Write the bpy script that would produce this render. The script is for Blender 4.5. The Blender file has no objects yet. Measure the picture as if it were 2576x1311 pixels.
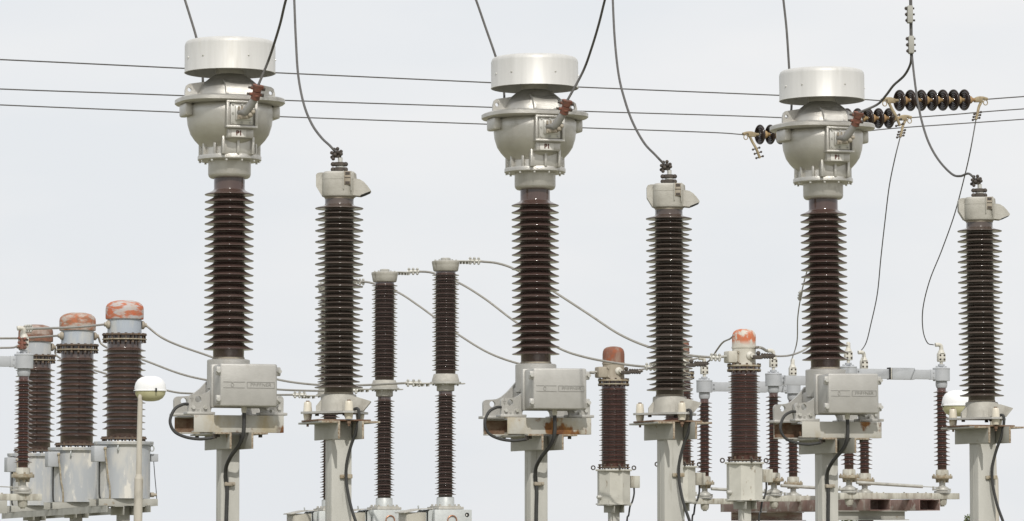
import bpy, bmesh, math, random
from mathutils import Vector, Matrix
from mathutils.geometry import tessellate_polygon
random.seed(7)
S = bpy.context.scene
COL = S.collection
PI = math.pi
# ------------------------------------------------------------------ camera
FPX, IW, IH, HOR = 9500.0, 2575.0, 1310.7, 1330.0     # focal length, width, height, horizon row (in photo pixels)
CAMZ = 1.7
PITCH = math.atan((HOR - IH/2)/FPX)
cam = bpy.data.cameras.new('camera'); co = bpy.data.objects.new('camera', cam); COL.objects.link(co)
cam.sensor_width = 36; cam.lens = 36*FPX/IW; cam.clip_start = .5; cam.clip_end = 6000
co.location = (0, 0, CAMZ); co.rotation_euler = (PI/2 + PITCH, 0, 0)
S.camera = co
# ------------------------------------------------------------------ sky and sun
SUN_EL, SUN_AZ = math.radians(43), math.radians(172)
w = bpy.data.worlds.new('World'); S.world = w; w.use_nodes = True
nt = w.node_tree; nt.nodes.clear()
out = nt.nodes.new('ShaderNodeOutputWorld')
sky = nt.nodes.new('ShaderNodeTexSky'); sky.sky_type = 'NISHITA'; sky.sun_disc = False
sky.sun_elevation = SUN_EL; sky.sun_rotation = SUN_AZ; sky.dust_density = 4
b1 = nt.nodes.new('ShaderNodeBackground'); b1.inputs[1].default_value = .1
nt.links.new(sky.outputs[0], b1.inputs[0])
tc = nt.nodes.new('ShaderNodeTexCoord'); mp = nt.nodes.new('ShaderNodeMapping'); mp.inputs['Scale'].default_value = (5, 5, 16)
nt.links.new(tc.outputs['Generated'], mp.inputs[0])
ns = nt.nodes.new('ShaderNodeTexNoise'); ns.inputs['Scale'].default_value = 1.6; ns.inputs['Detail'].default_value = 4; ns.inputs['Roughness'].default_value = .5
nt.links.new(mp.outputs[0], ns.inputs[0])
cr = nt.nodes.new('ShaderNodeValToRGB')
dp = nt.nodes.new('ShaderNodeVectorMath'); dp.operation = 'DOT_PRODUCT'; dp.inputs[1].default_value = (.7, 0, 1.1); nt.links.new(tc.outputs['Generated'], dp.inputs[0])
ad = nt.nodes.new('ShaderNodeMath'); ad.operation = 'ADD'; nt.links.new(ns.outputs[0], ad.inputs[0]); nt.links.new(dp.outputs['Value'], ad.inputs[1]); nt.links.new(ad.outputs[0], cr.inputs[0])
cr.color_ramp.elements[0].position = .44; cr.color_ramp.elements[0].color = (.825, .85, .88, 1)
cr.color_ramp.elements[1].position = .80; cr.color_ramp.elements[1].color = (.90, .902, .91, 1)
b2 = nt.nodes.new('ShaderNodeBackground'); b2.inputs[1].default_value = 1.0
nt.links.new(cr.outputs[0], b2.inputs[0])
mx = nt.nodes.new('ShaderNodeMixShader'); mx.inputs[0].default_value = .94
nt.links.new(b1.outputs[0], mx.inputs[1]); nt.links.new(b2.outputs[0], mx.inputs[2]); nt.links.new(mx.outputs[0], out.inputs[0])
sl = bpy.data.lights.new('sun', 'SUN'); sl.energy = 2.6; sl.angle = math.radians(.7); sl.color = (1, .965, .91)
so = bpy.data.objects.new('sun', sl); COL.objects.link(so)
sd = Vector((math.sin(SUN_AZ)*math.cos(SUN_EL), math.cos(SUN_AZ)*math.cos(SUN_EL), math.sin(SUN_EL)))
so.rotation_euler = (-sd).to_track_quat('-Z', 'Y').to_euler(); so.location = (0, -20, 40)
vs = S.view_settings; vs.view_transform = 'Standard'; vs.look = 'None'; vs.exposure = 0; vs.gamma = 1; vs.use_curve_mapping = False

# ------------------------------------------------------------------ helpers
def P(x, y, d):
    """world point at horizontal distance d that the photo shows at (x, y)"""
    xc = (x - IW/2)/FPX; yc = (IH/2 - y)/FPX
    v = Vector((xc, math.cos(PITCH) - yc*math.sin(PITCH), math.sin(PITCH) + yc*math.cos(PITCH)))
    v *= d/v.y
    return Vector((v.x, d, CAMZ + v.z))
TH = math.radians(20)

class MB:
    def __init__(s): s.v = []; s.f = []; s.cut = []
    def add(s, vs, fs):
        n = len(s.v); s.cut.append((n, len(s.f))); s.v += [tuple(q) for q in vs]; s.f += [tuple(i + n for i in q) for q in fs]; return s
    def lathe(s, prof, n=40, c=(0, 0, 0), shape=None, M=None, cap=True):
        vs = []; fs = []; rings = []
        for r, z in prof:
            if r < 1e-6:
                rings.append([len(vs)]); vs.append(Vector((0, 0, z)))
            else:
                a0 = len(vs)
                for i in range(n):
                    a = 2*PI*i/n; k = shape(a) if shape else 1
                    vs.append(Vector((r*k*math.cos(a), r*k*math.sin(a), z)))
                rings.append(list(range(a0, a0 + n)))
        for A, B in zip(rings, rings[1:]):
            if len(A) == 1 and len(B) == 1: continue
            for i in range(n):
                j = (i+1) % n
                if len(A) == 1: fs.append((A[0], B[j], B[i]))
                elif len(B) == 1: fs.append((A[i], A[j], B[0]))
                else: fs.append((A[i], A[j], B[j], B[i]))
        if cap:
            if len(rings[0]) > 1: fs.append(tuple(rings[0]))
            if len(rings[-1]) > 1: fs.append(tuple(reversed(rings[-1])))
        if M: vs = [M @ q for q in vs]
        c = Vector(c)
        return s.add([q + c for q in vs], fs)
    def rod(s, p0, p1, r0, r1=None, n=16):
        p0 = Vector(p0); p1 = Vector(p1); r1 = r0 if r1 is None else r1
        d = p1 - p0; q = d.to_track_quat('Z', 'Y').to_matrix()
        return s.lathe([(r0, 0), (r1, d.length)], n, p0, M=q)
    def turn(s, p0, direction, prof, n=24):
        q = Vector(direction).to_track_quat('Z', 'Y').to_matrix()
        return s.lathe(prof, n, p0, M=q)
    def ball(s, c, r, n=12):
        pr = [(r*math.sin(PI*i/6), r*math.cos(PI*i/6)) for i in range(7)]
        pr[0] = (0, r); pr[-1] = (0, -r)
        return s.lathe(pr, n, c)
    def tube(s, pts, r, n=10):
        pts = [Vector(p) for p in pts]; vs = []; fs = []; m = len(pts)
        up = None
        for i, p in enumerate(pts):
            t = (pts[min(i+1, m-1)] - pts[max(i-1, 0)]).normalized()
            if up is None:
                up = Vector((0, 1, 0)) if abs(t.y) < .8 else Vector((1, 0, 0))
            a = (up - t*up.dot(t)).normalized(); b = t.cross(a); up = a
            rr = r(i/(m-1)) if callable(r) else r
            for k in range(n):
                an = 2*PI*k/n; vs.append(p + a*rr*math.cos(an) + b*rr*math.sin(an))
        for i in range(m-1):
            for k in range(n):
                j = (k+1) % n
                fs.append((i*n+k, i*n+j, (i+1)*n+j, (i+1)*n+k))
        fs.append(tuple(range(n))); fs.append(tuple((m-1)*n+k for k in range(n-1, -1, -1)))
        return s.add(vs, fs)
    def box(s, lo, hi, bev=.004, rz=0, M=None, seg=2):
        lo = Vector(lo); hi = Vector(hi); c = (lo+hi)/2; d = hi-lo
        bm = bmesh.new(); bmesh.ops.create_cube(bm, size=1)
        for q in bm.verts: q.co = Vector((q.co.x*d.x, q.co.y*d.y, q.co.z*d.z))
        bev = min(bev, .45*min(d))
        if bev > 0: bmesh.ops.bevel(bm, geom=bm.edges[:], offset=bev, segments=seg, profile=.5, affect='EDGES')
        R = Matrix.Rotation(rz, 3, 'Z')
        bm.verts.index_update()
        vs = [c + R @ q.co for q in bm.verts]
        if M: vs = [M @ q for q in vs]
        fs = [[q.index for q in f.verts] for f in bm.faces]
        bm.free(); return s.add(vs, fs)
    def prism(s, loops, fn, d0, d1):
        """loops: outline then holes, 2-D; fn(u, v, w) gives the 3-D point"""
        flat = [p for L in loops for p in L]; n = len(flat)
        tri = tessellate_polygon([[Vector((p[0], p[1], 0)) for p in L] for L in loops])
        vs = [Vector(fn(u, v, d0)) for u, v in flat] + [Vector(fn(u, v, d1)) for u, v in flat]
        fs = []
        if len(loops) == 1:
            fs = [tuple(range(n)), tuple(range(2*n-1, n-1, -1))]
        else:
            for t in tri: fs.append(tuple(t)); fs.append(tuple(i+n for i in reversed(t)))
        o = 0
        for L in loops:
            m = len(L)
            for i in range(m):
                j = (i+1) % m; fs.append((o+i, o+j, n+o+j, n+o+i))
            o += m
        return s.add(vs, fs)
    def bolts(s, pts, axis=(0, 0, 1), r=.01, h=.012):
        for p in pts:
            p = Vector(p); a = Vector(axis); s.rod(p - a*h*.3, p + a*h, r, r, 6)
        return s
    def build_each(s, name, m, parent=None, per=1):
        """every PER pieces added become one object of their own"""
        c = s.cut[::per] + [(len(s.v), len(s.f))]; o = None
        for (v0, f0), (v1, f1) in zip(c, c[1:]):
            q = MB(); q.v = s.v[v0:v1]; q.f = [tuple(i - v0 for i in f) for f in s.f[f0:f1]]; o = q.build(name, m, parent)
        return o
    def build(s, name, m, parent=None, loc=None, sharp=35):
        me = bpy.data.meshes.new(name); me.from_pydata(s.v, [], s.f)
        bm = bmesh.new(); bm.from_mesh(me); bmesh.ops.recalc_face_normals(bm, faces=bm.faces[:]); bm.to_mesh(me); bm.free()
        me.polygons.foreach_set('use_smooth', [True]*len(me.polygons))
        me.set_sharp_from_angle(angle=math.radians(sharp)); me.update()
        me.materials.append(m)
        o = bpy.data.objects.new(name, me); COL.objects.link(o)
        if parent: o.parent = parent
        if loc is not None: o.location = loc
        return o
def circ(cx, cy, r, n=20, a0=0): return [(cx + r*math.cos(a0 + 2*PI*i/n), cy + r*math.sin(a0 + 2*PI*i/n)) for i in range(n)]
def ring(r, z, n, a0=0, c=(0, 0)): return [(c[0] + r*math.cos(a0 + 2*PI*i/n), c[1] + r*math.sin(a0 + 2*PI*i/n), z) for i in range(n)]
def superell(a, b, n):
    return lambda t: 1/((abs(math.cos(t))/a)**n + (abs(math.sin(t))/b)**n)**(1/n)
def arc(cx, cy, r, a0, a1, n=8): return [(cx + r*math.cos(math.radians(a0 + (a1-a0)*i/n)), cy + r*math.sin(math.radians(a0 + (a1-a0)*i/n))) for i in range(n+1)]
def XZ(u, v, w): return (u, w, v)
def YZ(u, v, w): return (w, u, v)
def XY(u, v, w): return (u, v, w)
def smooth(pts, k=8):
    pts = [Vector(p) for p in pts]; o = []
    q = [pts[0]*2 - pts[1]] + pts + [pts[-1]*2 - pts[-2]]
    for i in range(1, len(q)-2):
        a, b, c, d = q[i-1:i+3]
        for j in range(k):
            t = j/k
            o.append(.5*((2*b) + (c-a)*t + (2*a-5*b+4*c-d)*t*t + (3*b-a-3*c+d)*t**3))
    o.append(pts[-1]); return o
def tag(o, label=None, cat=None, group=None, kind=None):
    if label: o['label'] = label
    if cat: o['category'] = cat
    if group: o['group'] = group
    if kind: o['kind'] = kind
    return o
def empty(name, loc=(0, 0, 0), rz=0):
    o = bpy.data.objects.new(name, None); COL.objects.link(o); o.location = loc; o.rotation_euler = (0, 0, rz); o.empty_display_size = .2
    return o
def copy_tree(o, parent=None):
    c = o.copy(); COL.objects.link(c); c.parent = parent
    for ch in list(o.children): copy_tree(ch, c)
    return c
def place(o, loc, rz=TH, lean=0):
    o.location = loc; o.rotation_euler = (0, lean, rz); return o
def world(o, p):
    return Matrix.Translation(o.location) @ o.rotation_euler.to_matrix().to_4x4() @ Vector(p)
def text_mesh(body, size, depth, name, m, parent, loc, sx=1.0, bold=0.0):
    cu = bpy.data.curves.new(name, 'FONT'); cu.body = body; cu.size = size; cu.extrude = depth; cu.align_x = 'CENTER'; cu.align_y = 'CENTER'; cu.offset = bold
    t = bpy.data.objects.new(name, cu); COL.objects.link(t)
    dg = bpy.context.evaluated_depsgraph_get(); me = bpy.data.meshes.new_from_object(t.evaluated_get(dg))
    bpy.data.objects.remove(t)
    me.transform(Matrix.Rotation(PI/2, 4, 'X') @ Matrix.Scale(sx, 4, (1, 0, 0)))
    me.materials.clear(); me.materials.append(m)
    o = bpy.data.objects.new(name, me); COL.objects.link(o); o.parent = parent; o.location = loc
    return o

# ------------------------------------------------------------------ materials
def mat(name, c1, c2=None, rough=.5, metal=0., scale=12., stretch=(1, 1, 1), lo=.35, hi=.65, bump=0., bscale=60., space='Object',
        spot=None, spot_scale=8., spot_lo=.6, spot_hi=.66, spot_stretch=(1, 1, 1), spot_rough=.85, coat=0., zr=None, spec=.5, detail=5., rvar=.12):
    m = bpy.data.materials.new(name); m.use_nodes = True; N = m.node_tree.nodes; L = m.node_tree.links
    bs = N['Principled BSDF']
    bs.inputs['Metallic'].default_value = metal; bs.inputs['Coat Weight'].default_value = coat; bs.inputs['Coat Roughness'].default_value = .06
    bs.inputs['Specular IOR Level'].default_value = spec
    if space == 'World':
        g = N.new('ShaderNodeNewGeometry'); src = g.outputs['Position']
    else:
        t = N.new('ShaderNodeTexCoord'); src = t.outputs['Object']
    def noise(sc, st, det):
        mpn = N.new('ShaderNodeMapping'); mpn.inputs['Scale'].default_value = st; L.new(src, mpn.inputs[0])
        n = N.new('ShaderNodeTexNoise'); n.inputs['Scale'].default_value = sc; n.inputs['Detail'].default_value = det; n.inputs['Roughness'].default_value = .6
        L.new(mpn.outputs[0], n.inputs[0]); return n.outputs[0]
    def rampv(val, a, b):
        r = N.new('ShaderNodeMapRange'); r.inputs['From Min'].default_value = a; r.inputs['From Max'].default_value = b; L.new(val, r.inputs[0]); return r.outputs[0]
    def mixc(f, a, b):
        k = N.new('ShaderNodeMix'); k.data_type = 'RGBA'; L.new(f, k.inputs[0])
        for s_, idx in ((a, 6), (b, 7)):
            if isinstance(s_, tuple): k.inputs[idx].default_value = (*s_, 1)
            else: L.new(s_, k.inputs[idx])
        return k.outputs[2]
    c2 = c2 or tuple(x*.85 for x in c1)
    nv = noise(scale, stretch, detail)
    colr = mixc(rampv(nv, lo, hi), c1, c2)
    rr = N.new('ShaderNodeMapRange'); rr.inputs['To Min'].default_value = max(.02, rough - rvar); rr.inputs['To Max'].default_value = min(1, rough + rvar)
    L.new(nv, rr.inputs[0]); rv = rr.outputs[0]
    mval = None
    if spot:
        f = rampv(noise(spot_scale, spot_stretch, 6.), spot_lo, spot_hi)
        if zr:   # wear only between two heights of the part
            sp = N.new('ShaderNodeSeparateXYZ'); tt = N.new('ShaderNodeTexCoord'); L.new(tt.outputs['Object'], sp.inputs[0])
            z = rampv(sp.outputs[2], zr[0], zr[1]); mu = N.new('ShaderNodeMath'); mu.operation = 'MULTIPLY'; L.new(f, mu.inputs[0]); L.new(z, mu.inputs[1]); f = mu.outputs[0]
        if isinstance(spot, tuple) and isinstance(spot[0], tuple):
            sc_ = mixc(rampv(noise(spot_scale*3, (1, 1, 1), 4.), .4, .6), spot[0], spot[1])
        else: sc_ = spot
        colr = mixc(f, colr, sc_)
        k = N.new('ShaderNodeMix'); L.new(f, k.inputs[0]); L.new(rv, k.inputs[2]); k.inputs[3].default_value = spot_rough; rv = k.outputs[0]
        if metal > 0:
            k2 = N.new('ShaderNodeMix'); L.new(f, k2.inputs[0]); k2.inputs[2].default_value = metal; k2.inputs[3].default_value = 0.; L.new(k2.outputs[0], bs.inputs['Metallic'])
    L.new(colr, bs.inputs['Base Color']); L.new(rv, bs.inputs['Roughness'])
    if bump:
        bp = N.new('ShaderNodeBump'); bp.inputs['Strength'].default_value = bump; bp.inputs['Distance'].default_value = .01
        L.new(noise(bscale, (1, 1, 1), 4.), bp.inputs['Height']); L.new(bp.outputs[0], bs.inputs['Normal'])
    return m
RUST = ((.13, .05, .02), (.24, .11, .03))
M = {}
M['cast'] = mat('cast_aluminium', (.575, .56, .52), (.485, .47, .435), .38, .75, 5, bump=.3, bscale=200, rvar=.08, space='World', spot=(.36, .34, .30), spot_scale=7, spot_lo=.56, spot_hi=.78, spot_stretch=(1, 1, .35), spot_rough=.5)
M['castb'] = mat('cast_aluminium_base', (.475, .466, .44), (.405, .397, .373), .48, .35, 6, bump=.25, bscale=220, space='World', spot=(.33, .31, .27), spot_scale=6, spot_lo=.58, spot_hi=.8, spot_stretch=(1, 1, .3), spot_rough=.6)
M['emboss'] = mat('embossed_aluminium', (.36, .352, .33), None, .5, .3)
M['spun'] = mat('spun_aluminium', (.605, .60, .58), (.53, .525, .505), .5, .2, 6, (3, 3, .2), .3, .7, rvar=.05, spec=.4, space='World', spot=(.46, .445, .40), spot_scale=9, spot_lo=.58, spot_hi=.8, spot_stretch=(1, 1, .12), spot_rough=.5)
M['letters'] = mat('embossed_letter_dark', (.25, .245, .225), None, .6, .2)  # darker tone than the lid, sets the raised letters off
M['sign'] = mat('sign_enamel', (.72, .70, .66), None, .4)
M['plate'] = mat('terminal_plate_metal', (.66, .65, .61), (.55, .54, .5), .35, .6)
M['tube'] = mat('grey_connector_metal', (.34, .335, .32), (.27, .265, .25), .5, .35, 12)
M['pinkish'] = mat('faded_pink_steel', (.38, .33, .28), (.26, .16, .14), .75, 0, 3, (1.5, 1.5, 4), .45, .65, space='World', spot=(.16, .075, .06), spot_scale=5, spot_lo=.62, spot_hi=.7, bump=.1)
M['ink'] = mat('dark_red_lettering', (.10, .03, .02), None, .6)
M['porc'] = mat('brown_porcelain', (.070, .043, .037), (.098, .070, .060), .13, 0, 3.5, lo=.42, hi=.72, coat=.3, rvar=.05, space='World')
M['porcdark'] = mat('dark_porcelain', (.070, .052, .043), (.10, .080, .068), .14, 0, 3.5, lo=.42, hi=.72, coat=.3, rvar=.05, space='World')
M['porcred'] = mat('red_brown_porcelain', (.088, .041, .033), (.070, .037, .031), .17, 0, 5, (1, 1, .4), coat=.5, rvar=.05)
M['porcold'] = mat('old_brown_porcelain', (.066, .044, .038), (.090, .056, .045), .18, 0, 4, (1, 1, .3), coat=.5, rvar=.05)
M['porcgrey'] = mat('grey_brown_porcelain', (.066, .044, .039), (.082, .056, .050), .15, 0, 5, coat=.5, rvar=.05)
M['galv'] = mat('galvanised_post_paint', (.475, .468, .43), (.40, .395, .36), .7, 0, 5, (1, 1, .3), bump=.12, bscale=90, space='World', spot=(.30, .29, .25), spot_scale=14, spot_lo=.62, spot_hi=.72, spot_stretch=(1, 1, .15))
M['rusty'] = mat('rust_stained_paint', (.46, .448, .405), (.37, .315, .21), .75, 0, 4, (1, 1, .5), .5, .66, bump=.15, space='World', spot=RUST, spot_scale=4.6, spot_lo=.545, spot_hi=.60, spot_stretch=(1, 1, .7))
M['rust'] = mat('rusty_steel', (.115, .055, .03), (.22, .16, .11), .85, 0, 14, bump=.3, space='World')
M['bracket'] = mat('bracket_paint', (.40, .395, .36), (.335, .33, .295), .72, 0, 5, bump=.12, space='World', spot=(.22, .16, .09), spot_scale=9, spot_lo=.64, spot_hi=.72)
M['weld'] = mat('rough_cut_edge', (.42, .38, .30), (.20, .13, .08), .85, 0, 60, bump=.6, bscale=120, space='World')
M['darkrust'] = mat('dark_rust', (.055, .047, .042), (.09, .074, .06), .8, 0, 40, bump=.5, bscale=150, space='World')
M['redclamp'] = mat('red_lead_clamp', (.24, .085, .055), (.12, .068, .05), .75, 0, 26, bump=.3)
M['cable'] = mat('black_cable_sheath', (.028, .028, .028), (.04, .04, .038), .55, 0, 20)
M['alwire'] = mat('dark_stranded_conductor', (.115, .11, .104), (.085, .082, .08), .65, .1, 30, space='World')
M['ltwire'] = mat('aluminium_conductor', (.36, .345, .31), (.29, .275, .25), .55, .3, 20, space='World')
M['white'] = mat('pale_clamp_metal', (.47, .465, .43), (.37, .36, .325), .5, .25, 12, space='World')
M['standoff'] = mat('white_glazed_ceramic', (.66, .62, .53), (.55, .5, .4), .3, 0, 10, spot=(.32, .22, .10), spot_scale=12, spot_lo=.62, spot_hi=.72, space='World')
M['casthead'] = mat('aged_cast_housing', (.46, .445, .40), (.35, .335, .295), .6, .1, 9, bump=.2, bscale=120, spot=(.17, .15, .12), spot_scale=9, spot_lo=.63, spot_hi=.8, spot_stretch=(1, 1, .4))
M['blgrey'] = mat('grey_equipment_paint', (.42, .435, .455), (.37, .385, .40), .5, 0, 6, space='World')
M['pale'] = mat('pale_terminal_paint', (.60, .58, .52), (.52, .50, .44), .5, 0, 9, space='World')
M['dirty'] = mat('weathered_white_paint', (.50, .49, .43), (.33, .31, .26), .75, 0, 16, (1, 1, .2), .4, .62, space='World', bump=.1, spot=(.20, .16, .11), spot_scale=14, spot_lo=.6, spot_hi=.7, spot_stretch=(1, 1, .3))
M['redox'] = mat('red_oxide_steel', (.21, .12, .105), (.31, .23, .20), .75, 0, 5, (1, 1, .4), space='World', spot=(.42, .38, .34), spot_scale=5, spot_lo=.54, spot_hi=.64, bump=.1)
M['tank'] = mat('patched_tank_paint', (.50, .495, .47), (.385, .405, .425), .6, 0, 3.2, (1.6, 1.6, .45), .42, .58, space='World', spot=(.64, .62, .57), spot_scale=3.3, spot_lo=.57, spot_hi=.63, spot_stretch=(1.5, 1.5, .5), spot_rough=.5)
M['hextank'] = mat('chipped_tank_paint', (.54, .53, .475), (.46, .45, .40), .65, 0, 5, space='World', spot=(.22, .17, .11), spot_scale=16, spot_lo=.62, spot_hi=.7, spot_stretch=(1, 1, .35))
M['bluecol'] = mat('blue_grey_worn_paint', (.37, .41, .46), (.47, .48, .47), .6, 0, 5, (1, 1, .3), .45, .62, space='World')
M['rustflange'] = mat('grimy_flange', (.085, .068, .056), (.15, .10, .065), .75, 0, 22, space='World', bump=.3)
M['tanflange'] = mat('tan_flange_paint', (.40, .37, .29), (.25, .19, .12), .7, 0, 20, space='World', bump=.2)
M['cap_a'] = mat('faded_orange_cap', (.42, .375, .33), (.36, .30, .26), .65, 0, 9, space='World', spot=((.40, .14, .07), (.27, .13, .075)), spot_scale=5.5, spot_lo=.45, spot_hi=.58, spot_stretch=(1, 1, 2.6))
M['cap_b'] = mat('rust_brown_cap', (.36, .29, .25), (.25, .17, .13), .7, 0, 8, space='World', spot=((.24, .11, .07), (.15, .085, .06)), spot_scale=4.5, spot_lo=.42, spot_hi=.56, spot_stretch=(1, 1, 2))
M['cap_c'] = mat('bright_orange_on_grey_cap', (.42, .42, .43), (.45, .38, .34), .65, 0, 9, space='World', spot=((.47, .125, .06), (.40, .16, .09)), spot_scale=5.5, spot_lo=.46, spot_hi=.56, spot_stretch=(1, 1, 3.2))
M['dome_r'] = mat('rust_orange_dome', (.19, .075, .045), (.30, .22, .17), .7, 0, 8, (1.5, 1.5, .4), .45, .68, space='World', spot=(.27, .085, .04), spot_scale=6, spot_lo=.54, spot_hi=.64)
M['dome_w'] = mat('white_dome_flaking_orange', (.56, .53, .47), (.48, .45, .39), .6, 0, 8, space='World', spot=((.52, .15, .07), (.46, .17, .09)), spot_scale=8, spot_lo=.47, spot_hi=.53, spot_stretch=(1, 1, .8), zr=(1.97, 2.03))
M['grime'] = mat('stained_collar_paint', (.40, .36, .29), (.26, .22, .17), .7, 0, 7, (1, 1, .4), space='World')
M['collar'] = mat('cream_collar_paint', (.55, .53, .465), (.44, .415, .355), .6, 0, 7, (1, 1, .4), space='World')
M['lampw'] = mat('white_lamp_housing', (.78, .785, .785), (.73, .735, .735), .35, 0, 5)
M['lampy'] = mat('yellowed_lamp_bowl', (.52, .50, .32), (.43, .41, .24), .12, 0, 6)
M['pole'] = mat('aged_lamp_pole_paint', (.50, .47, .41), (.42, .39, .33), .7, 0, 8, (1, 1, .2), space='World', spot=(.20, .17, .13), spot_scale=12, spot_lo=.62, spot_hi=.72, spot_stretch=(1, 1, .3))
M['cabinet'] = mat('beige_cabinet_paint', (.43, .41, .35), None, .5, 0, 6, space='World')
M['zinc'] = mat('zinc_sheet', (.52, .54, .53), (.45, .47, .465), .45, .2, 25, space='World')
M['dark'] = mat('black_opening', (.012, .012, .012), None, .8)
M['copper'] = mat('copper_tube', (.40, .20, .12), None, .4, .6)
M['discglass'] = mat('brown_disc_glaze', (.034, .022, .018), (.045, .032, .027), .14, 0, 6, coat=.4, rvar=.05)
M['disccap'] = mat('tan_disc_cap', (.42, .30, .15), (.30, .17, .08), .6, 0, 8, space='World')
M['yoke'] = mat('sand_coloured_fitting', (.38, .315, .20), (.27, .21, .13), .65, .1, 14, space='World')
M['leaf'] = mat('shrub_leaf', (.10, .13, .05), (.15, .17, .08), .6, 0, 4, space='World')
M['bark'] = mat('shrub_bark', (.10, .08, .06), None, .9)
M['ground'] = mat('grass_and_gravel_ground', (.23, .22, .155), (.19, .185, .12), .95, 0, .35, space='World', spot=(.30, .28, .23), spot_scale=.12, spot_lo=.55, spot_hi=.62, detail=8)

# ------------------------------------------------------------------ setting
g = MB().add([(-3000, -600, 0), (3000, -600, 0), (3000, 5000, 0), (-3000, 5000, 0)], [(0, 1, 2, 3)]).build('ground', M['ground']); tag(g, kind='structure')

# ------------------------------------------------------------------ common builders
def sheds(core, lst, ztop, zbot, up=.45):
    """profile of a porcelain column: lst holds (z of tip, tip radius) from the top down"""
    pr = [(core, ztop)]
    for i, (z, R) in enumerate(lst):
        w_ = R - core
        pt = w_*up
        e = min(.0042, w_*.07)
        pr += [(core, z + pt + .003), (core + w_*.06, z + pt*.86), (core + w_*.22, z + pt*.66), (core + w_*.55, z + pt*.36), (R - 4*e, z + pt*.12 + e*.7)]
        pr += [(R - e + e*math.cos(math.radians(t)), z - e*.6 + e*math.sin(math.radians(t))) for t in (58, 40, 24, 10, -12, -40, -80)]
        pr += [(R - w_*.2, z - 1.4*e), (core + w_*.3, z - .002), (core + w_*.06, z - .004), (core, z - .008)]
    pr.append((core, zbot)); return pr
def even(z0, z1, n, R): return [(z0 + (z1-z0)*i/(n-1), R) for i in range(n)]
def alt(z0, z1, n, R, r):
    o = []
    for i in range(n):
        z = z0 + (z1-z0)*i/(n-1); o.append((z, R))
        if i < n-1: o.append((z + (z1-z0)/(n-1)/2, r))
    return o
def angle_iron(mb, x, y0, y1, ztop, leg, t, side):
    mb.box((x - t/2, y0, ztop-leg), (x + t/2, y1, ztop), .003)
    if side < 0: mb.box((x - leg, y0+.001, ztop-t), (x - t/2-.0005, y1-.001, ztop), .003)
    else: mb.box((x + t/2+.0005, y0+.001, ztop-t), (x + leg, y1-.001, ztop), .003)

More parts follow.
